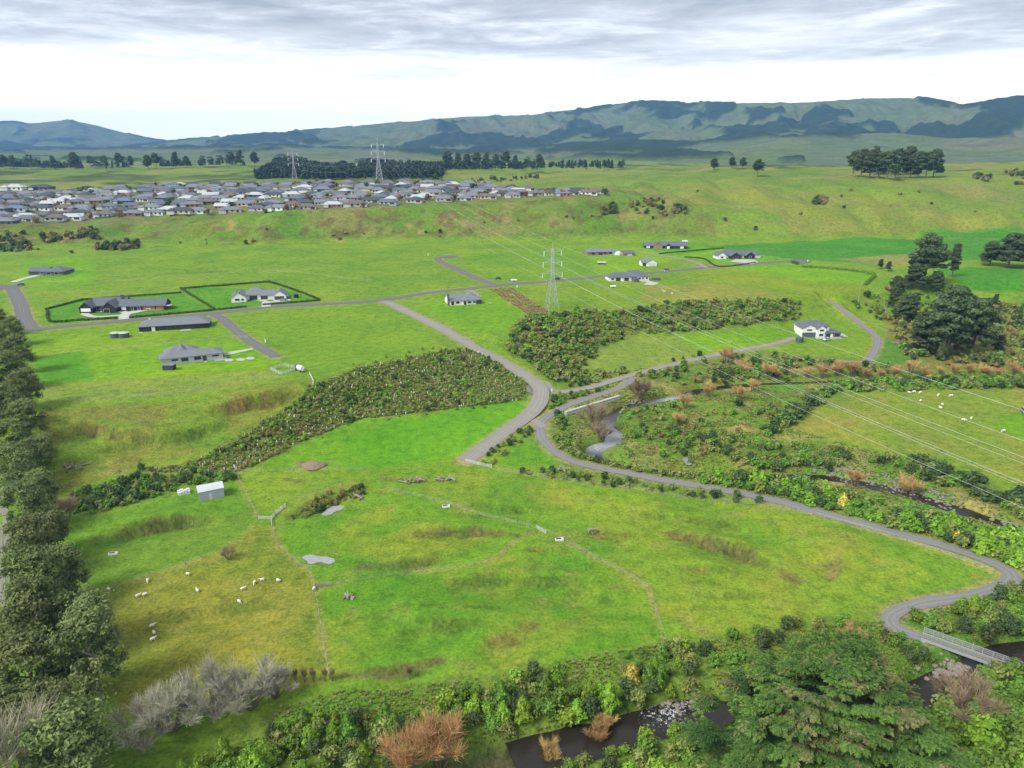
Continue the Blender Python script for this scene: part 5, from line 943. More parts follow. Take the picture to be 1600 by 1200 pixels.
def house(name, fl, fr, blocks, wins, lab, roof='roof_slate', extras=None, cat='house'):
    """blocks: (x0, x1 as share of the front, y0, y1 m, wall height, roof kind, rise, wall material); wins: (x share, y m, width, z0, height, kind)"""
    o, rz, w = frame(fl, fr); z = min(float(H(o[0]+math.cos(rz)*w*t-math.sin(rz)*y, o[1]+math.sin(rz)*w*t+math.cos(rz)*y)) for t in (0, .5, 1) for y in (0, 12)); z = .5*z+.5*o[2]
    e = empty(name, (o[0], o[1], z), rz, lab, cat)
    for i, (x0, x1, y0, y1, hw, rk, rise, wm, *zz) in enumerate(blocks):
        zb = zz[0] if zz else -.6; rm = zz[1] if len(zz) > 1 else roof; a, c = x0*w, x1*w; d = .004*i
        m = MB(); m.walls(a+d, c-d, y0+d, y1-d, zb, hw-d, rise-.25, {'gx': 'x', 'gy': 'y'}.get(rk)); m.build('wall', wm, e)
        m = MB()
        if rk == 'hip': m.hip(a, c, y0, y1, hw+d, rise+d)
        elif rk == 'gx': m.gable(a, c, y0, y1, hw+d, rise+d, 'x')
        elif rk == 'gy': m.gable(a, c, y0, y1, hw+d, rise+d, 'y')
        else: m.box(a-.5, c+.5, y0-.5, y1+.5, hw+d, hw+rise+d)
        m.build('roof', rm, e)
    for (x, y, ww, z0, hh, kd) in wins:
        m = MB(); m.box(x*w-ww/2, x*w+ww/2, y-.07, y+.03, z0, z0+hh)
        if kd == 'window':
            f_ = m.build('window', 'glass', e); q = MB(); g = .09
            for bx in ((x*w-ww/2-g, x*w+ww/2+g, z0-g, z0-.002), (x*w-ww/2-g, x*w+ww/2+g, z0+hh+.002, z0+hh+g), (x*w-ww/2-g, x*w-ww/2-.002, z0, z0+hh), (x*w+ww/2+.002, x*w+ww/2+g, z0, z0+hh)): q.box(bx[0], bx[1], y-.10, y+.02, bx[2], bx[3])
            q.build('frame', 'white_paint' if 'white' in lab else 'wall_charcoal', f_)
        else: m.build({'garage': 'garage_door', 'cedar': 'garage_door', 'pale': 'garage_door', 'door': 'door', 'whitewin': 'window'}[kd], {'garage': 'garage_dark', 'cedar': 'cedar', 'pale': 'garage_pale', 'door': 'garage_dark', 'whitewin': 'white_paint'}[kd], e)
    if extras:
        for (pn, x0, x1, y0, y1, z0, z1, mt) in extras: m = MB(); m.box(x0*w, x1*w, y0, y1, z0, z1); m.build(pn, mt, e)
    return e, w
B, Wh, G_ = 'wall_black', 'wall_white', 'wall_grey'
house('house', (126, 489), (258, 485), [(0.0, .15, -1, 12, 3.2, 'gy', 3.0, B), (.10, .50, 4, 15, 3.3, 'gx', 3.4, B), (.28, .44, -2.5, 9, 3.2, 'gy', 3.2, B), (.44, 1.0, 1.5, 10.5, 3.1, 'gx', 2.9, B)],
      [(.075, -1, 5, .8, 1.9, 'whitewin'), (.19, 4, 3, .9, 1.6, 'window'), (.25, 4, 2, .9, 1.6, 'window'), (.33, -2.5, 3, .1, 2.3, 'window'), (.36, -2.5, 1.2, .1, 2.4, 'door'), (.50, 1.5, 2.4, .8, 1.7, 'whitewin'), (.60, 1.5, 1.2, .5, 2, 'window'), (.68, 1.5, 1.2, .5, 2, 'window'), (.80, 1.5, 6, 0, 2.5, 'cedar'), (.93, 1.5, 4, 0, 2.5, 'cedar')],
      'long black gabled house with cedar garage doors behind a circular white driveway', 'roof_slate', [('chimney', .43, .455, 7.5, 8.6, 5.5, 8.2, 'wall_charcoal')])
house('house', (361, 472), (452, 468), [(.02, .27, -2, 10, 3.0, 'gy', 2.8, Wh), (.0, .14, 3, 12, 2.9, 'hip', 2.4, Wh), (.2, .62, 4, 15, 3.1, 'hip', 3.6, Wh), (.5, .80, 3, 11, 2.9, 'gx', 2.4, Wh), (.72, .95, 0, 10, 3.0, 'gy', 2.8, Wh)],
      [(.12, -2, 2.6, 1, 1.3, 'window'), (.21, -2, 1.5, 1, 1.2, 'window'), (.37, 4, 4.5, .1, 2.4, 'window'), (.56, 3, 4, .1, 2.3, 'garage'), (.83, 0, 5.5, .1, 2.3, 'garage')], 'white gabled house with dark garage doors in a square hedged garden', 'roof_grey')
house('house', (218, 519), (327, 512), [(0, 1, 0, 10.5, 2.7, 'hip', 2.6, B)], [(.1, 0, 2, 1, 1.1, 'window'), (.2, 0, 1.6, .1, 2.1, 'whitewin'), (.30, 0, 1.6, .9, 1.2, 'window'), (.42, 0, 2.2, .2, 2, 'window'), (.55, 0, 2, .9, 1.2, 'window'), (.64, 0, 3, .1, 2.1, 'window'), (.76, 0, 2.4, .8, 1.4, 'window'), (.88, 0, 2, .8, 1.2, 'window')],
      'long low black house with one grey hip roof beside twin water tanks', 'roof_grey', [('patio', .58, .74, -3.2, -.05, -.5, .06, 'concrete'), ('step', .0, .05, -2, -.05, -.5, .06, 'concrete'), ('water_heater', .13, .15, 4.6, 5.4, 5.0, 5.7, 'white_paint')])
house('house', (252, 571), (349, 561), [(0, 1, 0, 8.5, 2.8, 'hip', 1.9, G_), (.07, .62, 6, 15, 2.9, 'hip', 2.6, G_), (.25, .45, 3, 13, 3.0, 'hip', 3.1, G_)], [(.22, 0, 2.4, 1.5, .6, 'window'), (.36, 0, 1.6, .9, 1.3, 'window'), (.40, 0, 1.6, .9, 1.3, 'window'), (.56, 0, 1.4, .9, 1.3, 'window'), (.61, 0, 1.4, .9, 1.3, 'window'), (.70, 0, 1.6, .05, 2.2, 'door'), (.88, 0, 2.6, 1.5, .6, 'window')],
      'pale grey house with a broad grey roof near the terrace edge', 'roof_grey', [('porch_step', .68, .73, -2, -.05, -.6, .05, 'concrete'), ('terrace_slab', .86, 1.06, -2, 3, -.6, .04, 'concrete')])
house('house', (44, 430), (102, 429), [(0, .52, 1, 10, 2.8, 'gx', 2.2, 'wall_charcoal'), (.46, 1, -2, 12, 2.8, 'hip', 3.0, 'wall_charcoal')], [(.15, 1, 5, .1, 2.2, 'garage'), (.35, 1, 2, .8, 1.3, 'window'), (.6, -2, 3, .7, 1.5, 'window'), (.82, -2, 3, .7, 1.5, 'window')], 'dark slate-roofed house at the end of a white driveway by the road bend', 'roof_slate')
house('house', (702, 478), (752, 475), [(0, .62, 1.2, 12, 2.8, 'gx', 2.8, Wh), (.42, 1, 0, 13, 2.8, 'hip', 3.2, Wh)], [(.12, 1.2, 1.6, .1, 2.1, 'window'), (.28, 1.2, 2, .8, 1.3, 'window'), (.49, 0, 1.5, .1, 2.2, 'door'), (.63, 0, 2.2, .8, 1.3, 'window'), (.78, 0, 1.6, .9, 1.1, 'window'), (.92, 0, 3.2, .05, 2.3, 'garage')], 'small white house with grey hip roof alone beside the gravel drive', 'roof_grey', [('chimney', -.03, .02, 1.0, 2.4, -.5, 6.6, 'wall_charcoal'), ('terrace_slab', -.12, -.01, -1.4, 4, -.5, .05, 'concrete'), ('terrace_slab', 1.02, 1.35, 1, 6, -.5, .06, 'concrete')])
house('house', (918, 399), (963, 398), [(0, .72, 0, 11, 2.7, 'hip', 2.6, 'wall_brick'), (.6, 1, 2, 9, 2.6, 'gx', 1.8, 'wall_cream')], [(.2, 0, 2.4, .7, 1.5, 'window'), (.45, 0, 3.5, .1, 2.1, 'window'), (.6, 0, 2, .7, 1.4, 'window'), (.82, 2, 3, .6, 1.5, 'window')], 'brick house with grey hip roof left of the domed garden tunnel', 'roof_grey', [('deck', .3, .8, -2.5, -.05, -.4, .12, 'timber')])
house('garage', (974, 400), (992, 400), [(0, 1, 0, 7, 2.5, 'gx', 1.7, 'wall_brick')], [(.55, 0, 4, .1, 2.1, 'pale')], 'brick garage with pale door next to the domed garden tunnel', 'roof_slate', cat='garage')
house('house', (1006, 388), (1074, 390), [(0, .3, 1, 11, 2.8, 'gx', 2.5, B), (.22, .42, -2, 9, 2.8, 'gy', 2.6, 'wall_brick'), (.36, 1, 2, 12, 2.9, 'gx', 3.0, B), (.5, .62, -.5, 8, 2.8, 'gy', 2.3, B)], [(.1, 1, 3, .5, 1.8, 'whitewin'), (.32, -2, 2.5, .4, 2, 'cedar'), (.56, -.5, 2.4, .2, 2.2, 'whitewin'), (.72, 2, 2.4, .8, 1.4, 'window'), (.88, 2, 3, .3, 2, 'whitewin')], 'long black house with slate gables, highest on the terrace', 'roof_slate')
house('garage', (1003, 416), (1026, 416), [(0, .5, 1.5, 9, 2.9, 'gx', 2.0, Wh), (.35, 1, 0, 13, 3.0, 'gy', 2.2, Wh)], [(.2, 1.5, 2.4, .1, 2.1, 'window'), (.68, 0, 5, .1, 2.4, 'pale')], 'pale garage building with grey roof beside the gravel turning', 'roof_grey', cat='garage')
house('house', (953, 440), (1014, 438), [(0, .5, 1, 10, 2.8, 'hip', 2.4, Wh), (.3, 1, 0, 13, 2.9, 'hip', 3.2, Wh)], [(.08, 1, 2, .8, 1.3, 'window'), (.22, 1, 3.4, .1, 2.2, 'window'), (.42, 0, 3.2, .1, 2.2, 'window'), (.60, 0, 3, .2, 2.2, 'window'), (.76, 0, 1.4, .9, 1.3, 'window'), (.84, 0, 1.4, .9, 1.3, 'window'), (.94, 0, 1.4, .9, 1.3, 'window')], 'white house with slate hip roof right of the near pylon', 'roof_slate', [('annex', .56, .68, -5, -.1, -.4, 2.3, 'wall_charcoal'), ('patio', .7, .98, -5, -.1, -.4, .08, 'concrete'), ('garden_wall', 1.12, 1.28, -1, 3, -.4, 1.6, 'wall_charcoal')])
house('house', (1121, 405), (1189, 403), [(.0, .2, 0, 10, 3, 'gy', 2.6, Wh), (.1, .55, 3, 13, 3.1, 'hip', 3.6, Wh), (.28, .5, -2, 9, 2.9, 'gy', 2.6, B), (.5, .95, 3, 12, 3, 'gx', 2.8, Wh), (.64, .84, -1, 8, 2.9, 'gy', 2.7, B), (.82, 1, 1, 10, 2.8, 'hip', 2.2, Wh)], [(.1, 0, 2, .8, 1.4, 'window'), (.39, -2, 5.5, .1, 2.4, 'garage'), (.57, 3, 2.4, .3, 2, 'cedar'), (.74, -1, 2, .6, 1.6, 'window'), (.9, 1, 2.4, .9, 1.3, 'whitewin')], 'white house with two black gables at the end of the street', 'roof_slate')
e2, w2 = house('house', (1253, 527), (1311, 526), [(0, .38, 0, 9, 5.4, 'gy', 1.8, Wh), (.05, .78, 3, 13, 5.6, 'hip', 2.2, Wh), (.36, .60, -1.2, 9, 5.3, 'gy', 1.7, Wh), (.58, 1.0, -1.5, 7, 2.6, 'flat', .35, 'wall_charcoal')],
      [(.18, 0, 3, .6, 1.6, 'whitewin'), (.18, 0, 2.8, 3.7, .9, 'window'), (.48, -1.2, 2.4, .9, 1.3, 'window'), (.48, -1.2, 2.4, 3.6, 1.1, 'window'), (.68, 3, 1.6, 3.7, 1.1, 'window'), (.66, -1.5, 2.6, .1, 2.2, 'window'), (.76, -1.5, 1.2, .1, 2.1, 'whitewin'), (.90, -1.5, 3.4, .3, 1.9, 'window')], 'two-storey white house with slate roof and dark ground floor on the river terrace', 'roof_slate', [('ground_floor_cladding', -.004, .352, -.16, -.01, -.5, 2.7, 'wall_charcoal'), ('terrace_slab', .3, 1.0, -4, -1.6, -.5, .08, 'concrete'), ('terrace_slab', 1.02, 1.25, 0, 8, -.5, .06, 'concrete')])
# driveways and pads
S_ = lambda px, mt='concrete', up=.13: slab('driveway', px, mt, up)
ring = [(172, 494), (150, 495), (135, 492), (134, 489), (150, 487), (175, 486), (192, 487), (196, 492)]
L = smooth_line(PL(ring+ring[:1]), 1.5); ribbon('driveway', L, 1.8, 'concrete', .12, 3)
ribbon('driveway', smooth_line(PL([(194, 499), (197, 491), (215, 487), (230, 484), (255, 483)]), 1.5), 2.6, 'concrete', .13, 3); S_([(408, 480), (410, 471), (398, 469), (450, 466), (455, 470), (424, 473), (423, 479)]); ribbon('driveway', smooth_line(PL([(20, 441), (40, 435), (60, 430), (72, 429)]), 1.5), 2.6, 'concrete', .12, 3)
S_([(1140, 409), (1150, 405), (1180, 406), (1185, 410), (1175, 413)]); S_([(348, 552), (395, 544), (396, 546), (352, 556)]); S_([(1012, 440), (1030, 442), (1022, 446), (1005, 445)])
for c in ((358, 563), (376, 562), (391, 560)): L = PL([(c[0]-8, c[1]), (c[0]-4, c[1]-2), (c[0]+4, c[1]-2), (c[0]+8, c[1]), (c[0]+4, c[1]+2), (c[0]-4, c[1]+2)]); S_([(c[0]-8, c[1]), (c[0]-3, c[1]-2), (c[0]+4, c[1]-2), (c[0]+8, c[1]), (c[0]+3, c[1]+2), (c[0]-4, c[1]+2)], 'concrete', .1)
# sheds, tanks and yard things
def simple(name, u, v, lab, cat, parts, rz=0, group=None, dz=0):
    q = P(u, v); e = empty(name, (q[0], q[1], q[2]+dz), rz, lab, cat, group)
    for pn, mb, mt in parts: mb.build(pn, mt, e)
    return e
def mb(*ops):
    m = MB()
    for o_, *a in ops: getattr(m, o_)(*a)
    return m
o, rz, w = frame((312, 784), (351, 776))
e = empty('farm_shed', tuple(o), rz, 'pale grey iron barn with a curved roof beside a stack of white beehive boxes', 'shed'); dp = 4.6
m = MB(); m.box(0, w, 0, dp, -.4, 3.0); m.build('wall', 'iron', e); m = MB(); n_ = 9
arc = [(-.12+(dp+.24)*k/n_, 3.0+1.05*math.sin(math.pi*k/n_)) for k in range(n_+1)]
for k in range(n_): m.poly([(-.15, *arc[k]), (w+.15, *arc[k]), (w+.15, *arc[k+1]), (-.15, *arc[k+1])])
for x in (-.15, w+.15): m.poly([(x, *p) for p in arc])
m.build('roof', 'iron_roof', e); m = MB(); m.box(-.05, .02, 1.2, 2.4, .9, 2.2); m.build('window', 'glass', e)
m = MB(); m.box(w*.4, w*.52, -.06, .02, -.2, 2.1); m.build('door', 'galv', e)
o, rz, w = frame((279, 775), (298, 771)); e = empty('box_stack', tuple(o), rz, 'low stack of white boxes beside the grey barn', 'boxes')
for k in range(4):
    for j in range(2):
        m = MB(); m.box(.05+k*w/4, (k+1)*w/4-.06, j*1.1, j*1.1+1.0, -.05, .75+.18*((k+j) % 3)); bo = m.build('box', 'white_paint', e); q = MB(); q.box(.0+k*w/4, (k+1)*w/4-.02, j*1.1-.04, j*1.1+1.04, .76+.18*((k+j) % 3), .86+.18*((k+j) % 3)); q.build('lid', 'galv', bo)
for u, lab in ((181, 'green water tank with grey lid, left of the pair beside the long black house'), (194, 'green water tank with grey lid, right of the pair beside the long black house')): simple('water_tank', u, 527, lab, 'water tank', [('tank', mb(('cyl', 0, 0, -.2, 2.3, 2.4, 20)), 'tank_green'), ('lid', mb(('cyl', 0, 0, 2.302, 2.8, 2.45, 20, .5)), 'tank_top')], 0, 'twin water tanks')
simple('water_tank', 1249, 534, 'black water tank in front of the two-storey house', 'water tank', [('tank', mb(('cyl', 0, 0, -.2, 2.4, 2.0, 20)), 'tank_green'), ('lid', mb(('cyl', 0, 0, 2.402, 2.8, 2.05, 20, .4)), 'tank_green')])
simple('garden_shed', 265, 577, 'small black slatted shed in front of the pale grey house', 'shed', [('wall', mb(('box', -2.2, 2.2, -1.4, 1.4, -.4, 2.0)), 'wall_black'), ('roof', mb(('box', -2.4, 2.4, -1.6, 1.6, 2.01, 2.15)), 'roof_grey')]+[('slat', mb(('box', -2.2+.5*k, -2.0+.5*k, -1.46, -1.41, -.2, 1.9)), 'wall_charcoal') for k in range(9)])
simple('garden_tunnel', 966, 398, 'pale domed garden tunnel between the brick house and its garage', 'tunnel house', [('cover', mb(('cyl', 0, 0, -.2, 1.4, 3.4, 16, 3.2), ('cyl', 0, 0, 1.402, 2.9, 3.2, 16, 1.2)), 'galv'), ('door', mb(('box', -.6, .6, -3.5, -3.3, 0, 1.9)), 'white_paint')])
simple('livestock_shelter', 940, 413, 'low white open shelter in the garden left of the pale garage', 'shelter', [('roof', mb(('box', -3.2, 3.2, -1.4, 1.6, 1.6, 1.8)), 'white_paint'), ('wall', mb(('box', -3, 3, -1, 1.4, -.2, 1.58)), 'wall_charcoal')])
simple('garden_shed', 1041, 424, 'tiny shed beside the bare earth patch near the gravel turning', 'shed', [('wall', mb(('box', -1.5, 1.5, -1, 1, -.2, 1.6)), 'wall_cream'), ('roof', mb(('gable', -1.5, 1.5, -1, 1, 1.6, .6)), 'roof_dark')])
simple('carport', 262, 483, 'small dark carport at the right end of the long black gabled house', 'carport', [('roof', mb(('box', -2.4, 2.4, -2, 2, 2.2, 2.4)), 'roof_pale')]+[('post', mb(('box', x-.1, x+.1, y-.1, y+.1, -.3, 2.19)), 'wall_black') for x in (-2.2, 2.2) for y in (-1.8, 1.8)])
simple('water_tank', 463, 465, 'black tank behind the cars at the white gabled house', 'water tank', [('tank', mb(('cyl', 0, 0, -.2, 2.0, 1.4, 16)), 'black_plastic'), ('lid', mb(('cyl', 0, 0, 2.002, 2.3, 1.4, 16, .4)), 'black_plastic')])
# cars: body, cabin, wheels
for nm, c in (('car_white', (.72, .72, .72)), ('car_grey', (.30, .32, .34)), ('car_dark', (.03, .032, .038)), ('car_blue', (.03, .10, .30)), ('car_green', (.02, .16, .06))): plain(nm, c, .3, .03, 1, spec=.6)
def car(u, v, rz, mat, lab, name='car', van=False):
    body = MB(); pr = [(-2.2, .35), (-2.25, .75), (-1.5, .95), (1.9, .98), (2.2, .8), (2.22, .35)]
    for s in (-.85, .85): body.poly([(x, s, z) for x, z in pr][::(1 if s < 0 else -1)])
    for k in range(len(pr)): a, b_ = pr[k], pr[(k+1) % len(pr)]; body.poly([(a[0], -.85, a[1]), (a[0], .85, a[1]), (b_[0], .85, b_[1]), (b_[0], -.85, b_[1])])
    cab = MB(); lo = [(-1.25, -.78), (1.75, -.78), (1.75, .78), (-1.25, .78)]; hi = [(-.55, -.62), (1.3 if not van else 1.7, -.62), (1.3 if not van else 1.7, .62), (-.55, .62)]; z0, z1 = .97, 1.5 if not van else 1.9
    for k in range(4): cab.poly([(*lo[k], z0), (*lo[(k+1) % 4], z0), (*hi[(k+1) % 4], z1), (*hi[k], z1)])
    top = MB(); top.poly([(*p, z1+.02) for p in hi]); top.box(-.52, 1.25, -.6, .6, z1-.02, z1+.03)
    ps = [('body', body, mat), ('cabin', cab, 'glass'), ('roof', top, mat)]
    for x in (-1.35, 1.35):
        for s in (-.8, .8): wq = MB(); wq.bar((x, s-.12, .33), (x, s+.12, .33), .34, 12); ps.append(('wheel', wq, 'rubber'))
    return simple(name, u, v, lab, 'car', ps, rz, None, .12)
car(236, 484, .3, 'car_white', 'white car parked before the cedar garage doors'); car(443, 470, .1, 'car_grey', 'grey car parked beside the white gabled house'); car(446, 467, .1, 'car_dark', 'dark car behind the grey car at the white gabled house'); car(870, 437, .05, 'car_dark', 'black car on the street behind the near pylon'); car(33, 446, .3, 'car_blue', 'blue and white car at the head of the road by the dark house'); car(778, 436, .2, 'car_green', 'dark green car beside the street branch')
car(1292, 532, .4, 'car_white', 'white car under the lean-to of the two-storey house'); car(1600, 645, 1.2, 'car_grey', 'grey vehicle at the right edge of the right paddock', van=True)
def trailer(u, v, rz, lab, mat='white_paint', l=2.4, h=1.0):
    simple('trailer', u, v, lab, 'trailer', [('tray', mb(('box', -l/2, l/2, -.9, .9, .45, .45+h)), mat), ('drawbar', mb(('bar', (l/2, 0, .5), (l/2+1.2, 0, .45), .05)), 'steel'), ('wheel', mb(('bar', (0, -1.05, .3), (0, -.9, .3), .3, 10)), 'rubber'), ('wheel', mb(('bar', (0, .9, .3), (0, 1.05, .3), .3, 10)), 'rubber')], rz)
trailer(803, 439, .1, 'white trailer on the verge left of the near pylon', l=4, h=.7); trailer(958, 449, .1, 'white trailer in the field before the white hip-roofed house', l=3.4, h=.8); trailer(1070, 379, .1, 'white caravan behind the highest black house', l=5, h=1.6)
# truck with white tank at the lane end
simple('tanker_truck', 470, 580, 'small blue and white truck parked at the yards below the lane end', 'truck', [('tank', mb(('bar', (-1.6, 0, 1.5), (1.4, 0, 1.5), .95, 12)), 'white_paint'), ('chassis', mb(('box', -2.6, 2.0, -.8, .8, .45, .7)), 'steel'), ('cab', mb(('box', -2.8, -1.65, -.9, .9, .72, 2.2)), 'car_blue')]+[('wheel', mb(('bar', (x, s-.15, .4), (x, s+.15, .4), .42, 10)), 'rubber') for x in (-2.1, 1.2) for s in (-.85, .85)], -.7)
# stock yards of pipe rails
def rails(name, px, lab, cat, h=1.3, n=4, mat='galv', sp=2.2, grp=None, r=.05, pr=.08):
    W_ = PL(px); o = W_[0]; e = empty(name, tuple(o), 0, lab, cat, grp); L = [W_[0]]
    for a, b in zip(W_[:-1], W_[1:]):
        k = max(1, int(np.linalg.norm(b-a)/sp)); L += [a+(b-a)*j/k for j in range(1, k+1)]
    L = np.array(L)-o; L[:, 2] = [float(H(p[0]+o[0], p[1]+o[1]))-o[2] for p in L]
    pm = None
    for p in L:
        if pm is None: m = MB(); m.box(-pr, pr, -pr, pr, -.4, h+.1); q = m.build('post', mat, e, tuple(p)); pm = q.data
        else: q = bpy.data.objects.new('post', pm); COL.objects.link(q); q.parent = e; q.location = tuple(p)
    for j in range(n):
        m = MB(); z = h*(j+.6)/n
        for a, b in zip(L[:-1], L[1:]): m.bar(a+[0, 0, z], b+[0, 0, z], r)
        m.build('rail', mat, e)
    return e
rails('stock_yard', [(423, 578), (445, 572), (468, 577), (440, 586), (423, 578)], 'pipe-rail stock yard at the end of the lane', 'yard'); rails('stock_yard', [(484, 586), (490, 598), (489, 602)], 'short pale rail race leading down from the yards', 'fence')
# ------------------------------------------------------------------ the suburb on the plateau
ROOFS = {'mid-grey': 'roof_grey', 'slate': 'roof_slate', 'dark grey': 'roof_dark', 'brown': 'roof_brown', 'pale': 'roof_pale', 'blue': 'roof_blue'}
WALLS = {'cream': 'wall_cream', 'white': 'wall_white', 'brick': 'wall_brick', 'charcoal': 'wall_charcoal', 'grey': 'wall_grey'}
SUBF = {}
def suburb_parts(var, rf, wl_):
    key = (var, rf, wl_)
    if key in SUBF: return SUBF[key]
    wm, rm = WALLS[wl_], ROOFS[rf]; P_ = []; me = lambda m, n, mt: P_.append((n, mesh_data(m, n, mt)))
    w, d = [(19, 12), (22, 11), (17, 14), (21, 13), (18, 10)][var]; h = 2.7
    a = MB(); a.box(-w/2, w/2, -d/2, d/2, -1, h); me(a, 'wall', wm); b_ = MB()
    if var == 4: b_.gable(-w/2, w/2, -d/2, d/2, h, 2.8, 'x'); c = MB(); c.poly([(-w/2, -d/2, h), (-w/2, d/2, h), (-w/2, 0, h+2.6)]); c.poly([(w/2, -d/2, h), (w/2, d/2, h), (w/2, 0, h+2.6)]); me(c, 'gable_wall', wm)
    else: b_.hip(-w/2, w/2, -d/2, d/2, h, 3.0)
    me(b_, 'roof', rm)
    x0 = -w/2 if var % 2 else w/2-7; a = MB(); a.box(x0+.01, x0+6.99, -d/2-4, -d/2+1, -1, h-.01); me(a, 'wall', wm); b_ = MB(); b_.hip(x0, x0+7, -d/2-4, -d/2+5, h+.01, 2.4); me(b_, 'roof', rm)
    a = MB(); a.box(x0+1, x0+5.8, -d/2-4.08, -d/2-3.9, .05, 2.3); me(a, 'garage_door', 'garage_pale' if var % 2 else 'garage_dark')
    for k in range(3):
        x = (-.34+.24*k)*w*(1 if var % 2 == 0 else -1); a = MB(); a.box(x-1.1, x+1.1, -d/2-.08, -d/2+.03, .7 if k else .1, 2.2); me(a, 'window', 'glass')
    SUBF[key] = P_; return P_
def mesh_data(m, name, mat):
    me = bpy.data.meshes.new(name); me.from_pydata(m.v, [], m.f); me.materials.append(MATS[mat]); me.update(); return me
ORD = ['first', 'second', 'third', 'fourth', 'fifth', 'sixth', 'seventh', 'eighth', 'ninth', 'tenth', 'eleventh', 'twelfth', 'thirteenth', 'fourteenth', 'fifteenth', 'sixteenth', 'seventeenth', 'eighteenth', 'nineteenth', 'twentieth']
def ordn(k):
    if k < 20: return ORD[k]
    t, r = divmod(k+1, 10); tens = {2: 'twenty', 3: 'thirty', 4: 'forty'}[t]; return tens+'-'+ORD[r-1] if r else {2: 'twentieth', 3: 'thirtieth', 4: 'fortieth'}[t]
random.seed(77)
sub_front = [(-40, 353), (0, 350.5), (40, 346), (100, 343), (200, 337), (300, 333), (400, 329), (500, 325), (600, 319), (700, 313), (800, 308), (860, 305.5), (940, 303)]
sub_back = [(-40, 302), (0, 301), (150, 299), (230, 291), (300, 288), (420, 287), (520, 285), (640, 285), (760, 289), (860, 295), (940, 300)]
fu, fv = zip(*sub_front); bu, bv = zip(*sub_back)
rows = [0, .085, .18, .275, .37, .46, .55, .63, .71, .79, .87, .95]; n_sub = 0; SUBH = []
for ri, t in enumerate(rows):
    u = -30.0; k = 0
    while u < 938:
        v0, v1 = np.interp(u, fu, fv), np.interp(u, bu, bv)
        q0, q1 = P(u, v0), P(u, v1); r0, r1 = np.hypot(*q0[:2]), np.hypot(*q1[:2]); rr = r0+(r1-r0)*t
        gone = (r1-r0) < 60 and ri > 1 or (u > 760 and ri > 7) or (r1-r0) < 140 and ri % 2 and ri > 2
        step = rnd(25, 33)*FPX/rr
        if not gone:
            th = math.atan2(q0[0], q0[1])+rnd(-.003, .003); x, y = rr*math.sin(th)+rnd(-2, 2), rr*math.cos(th)+rnd(-4, 4); var = random.randrange(5)
            rf = random.choices(list(ROOFS), [6, 5, 3, 2.6, 2.4, .25])[0]; wl_ = random.choices(list(WALLS), [4, 4, 3, 2, 2])[0]
            e = empty('suburban_house', (x, y, float(H(x, y))+.1), rnd(-.25, .25)+(.1 if u < 400 else 0), f'{rf}-roofed {wl_} house, {ordn(k)} from the left in the {ORD[ri]} suburb row', 'house', 'houses of the distant suburb'); SUBH.append((x, y)); k += 1; n_sub += 1; s_ = rnd(.78, 1.08); e.scale = (s_, s_, 1.0)
            for pn, md in suburb_parts(var, rf, wl_)[:(8 if ri < 6 else 5)]: o = bpy.data.objects.new(pn, md); COL.objects.link(o); o.parent = e
        u += step
print('SUBURB', n_sub)
for (u, v), rf, wl_, lab in (((25, 296), 'pale', 'white', 'lone white house on the green strip behind the suburb'), ((67, 296), 'dark grey', 'charcoal', 'lone black house on the green strip behind the suburb')):
    q = P(u, v); e = empty('suburban_house', tuple(q), 0, lab, 'house'); e.scale = (1.3, 1.2, 1.3)
    for pn, md in suburb_parts(3, rf, wl_): o = bpy.data.objects.new(pn, md); COL.objects.link(o); o.parent = e
# brownish street trees and garden shrubs among the roofs
AUT = [make_round(s, 'leaf_autumn', 9, .42, 40, 1.3) for s in (301, 302)]; GRN = [make_round(303, 'leaf_dark', 9, .42, 40, 1.3)]
for k in range(120):
    i = random.randrange(len(SUBH)); x, y = SUBH[i][0]+rnd(9, 14)*random.choice((-1, 1)), SUBH[i][1]-rnd(6, 12); br = rnd(0, 1) < .7
    place(random.choice(AUT if br else GRN), 'street_tree', (x, y, float(H(x, y))), rnd(2.2, 3.4), None, 'small russet street tree between the suburb roofs' if br else 'small dark green tree between the suburb roofs', 'tree', 'street trees of the suburb')
# boundary fences of the front row
def board_fence(px, h, mat, lab):
    W_ = smooth_line(PL(px), 2.4); o = W_[0]; e = empty('board_fence', tuple(o), 0, lab, 'fence')
    for a, b in zip(W_[:-1], W_[1:]): m = MB(); m.bar(a-o+[0, 0, h*.5], b-o+[0, 0, h*.5], .05); m.v = []; m.f = []; d = unit((b-a)*[1, 1, 0])*.02; A_, B_ = a-o+d, b-o-d; m.poly([A_+[0, 0, -.2], B_+[0, 0, -.2], B_+[0, 0, h], A_+[0, 0, h]]); n2 = np.array([-d[1], d[0], 0])*3; m.poly([A_+n2+[0, 0, h], B_+n2+[0, 0, h], B_+n2+[0, 0, -.2], A_+n2+[0, 0, -.2]]); m.poly([A_+[0, 0, h], B_+[0, 0, h], B_+n2+[0, 0, h], A_+n2+[0, 0, h]]); m.build('panel', mat, e)
board_fence([(511, 325), (530, 323.5), (545, 322)], 2.4, 'timber_new', 'orange-brown timber fence at the front edge of the suburb'); board_fence([(143, 342), (165, 341), (195, 337)], 1.8, 'tank_green', 'dark green fence before the brown house in the front row'); board_fence([(560, 323), (610, 320)], 1.2, 'timber', 'low pale fence along the front gardens of the suburb')
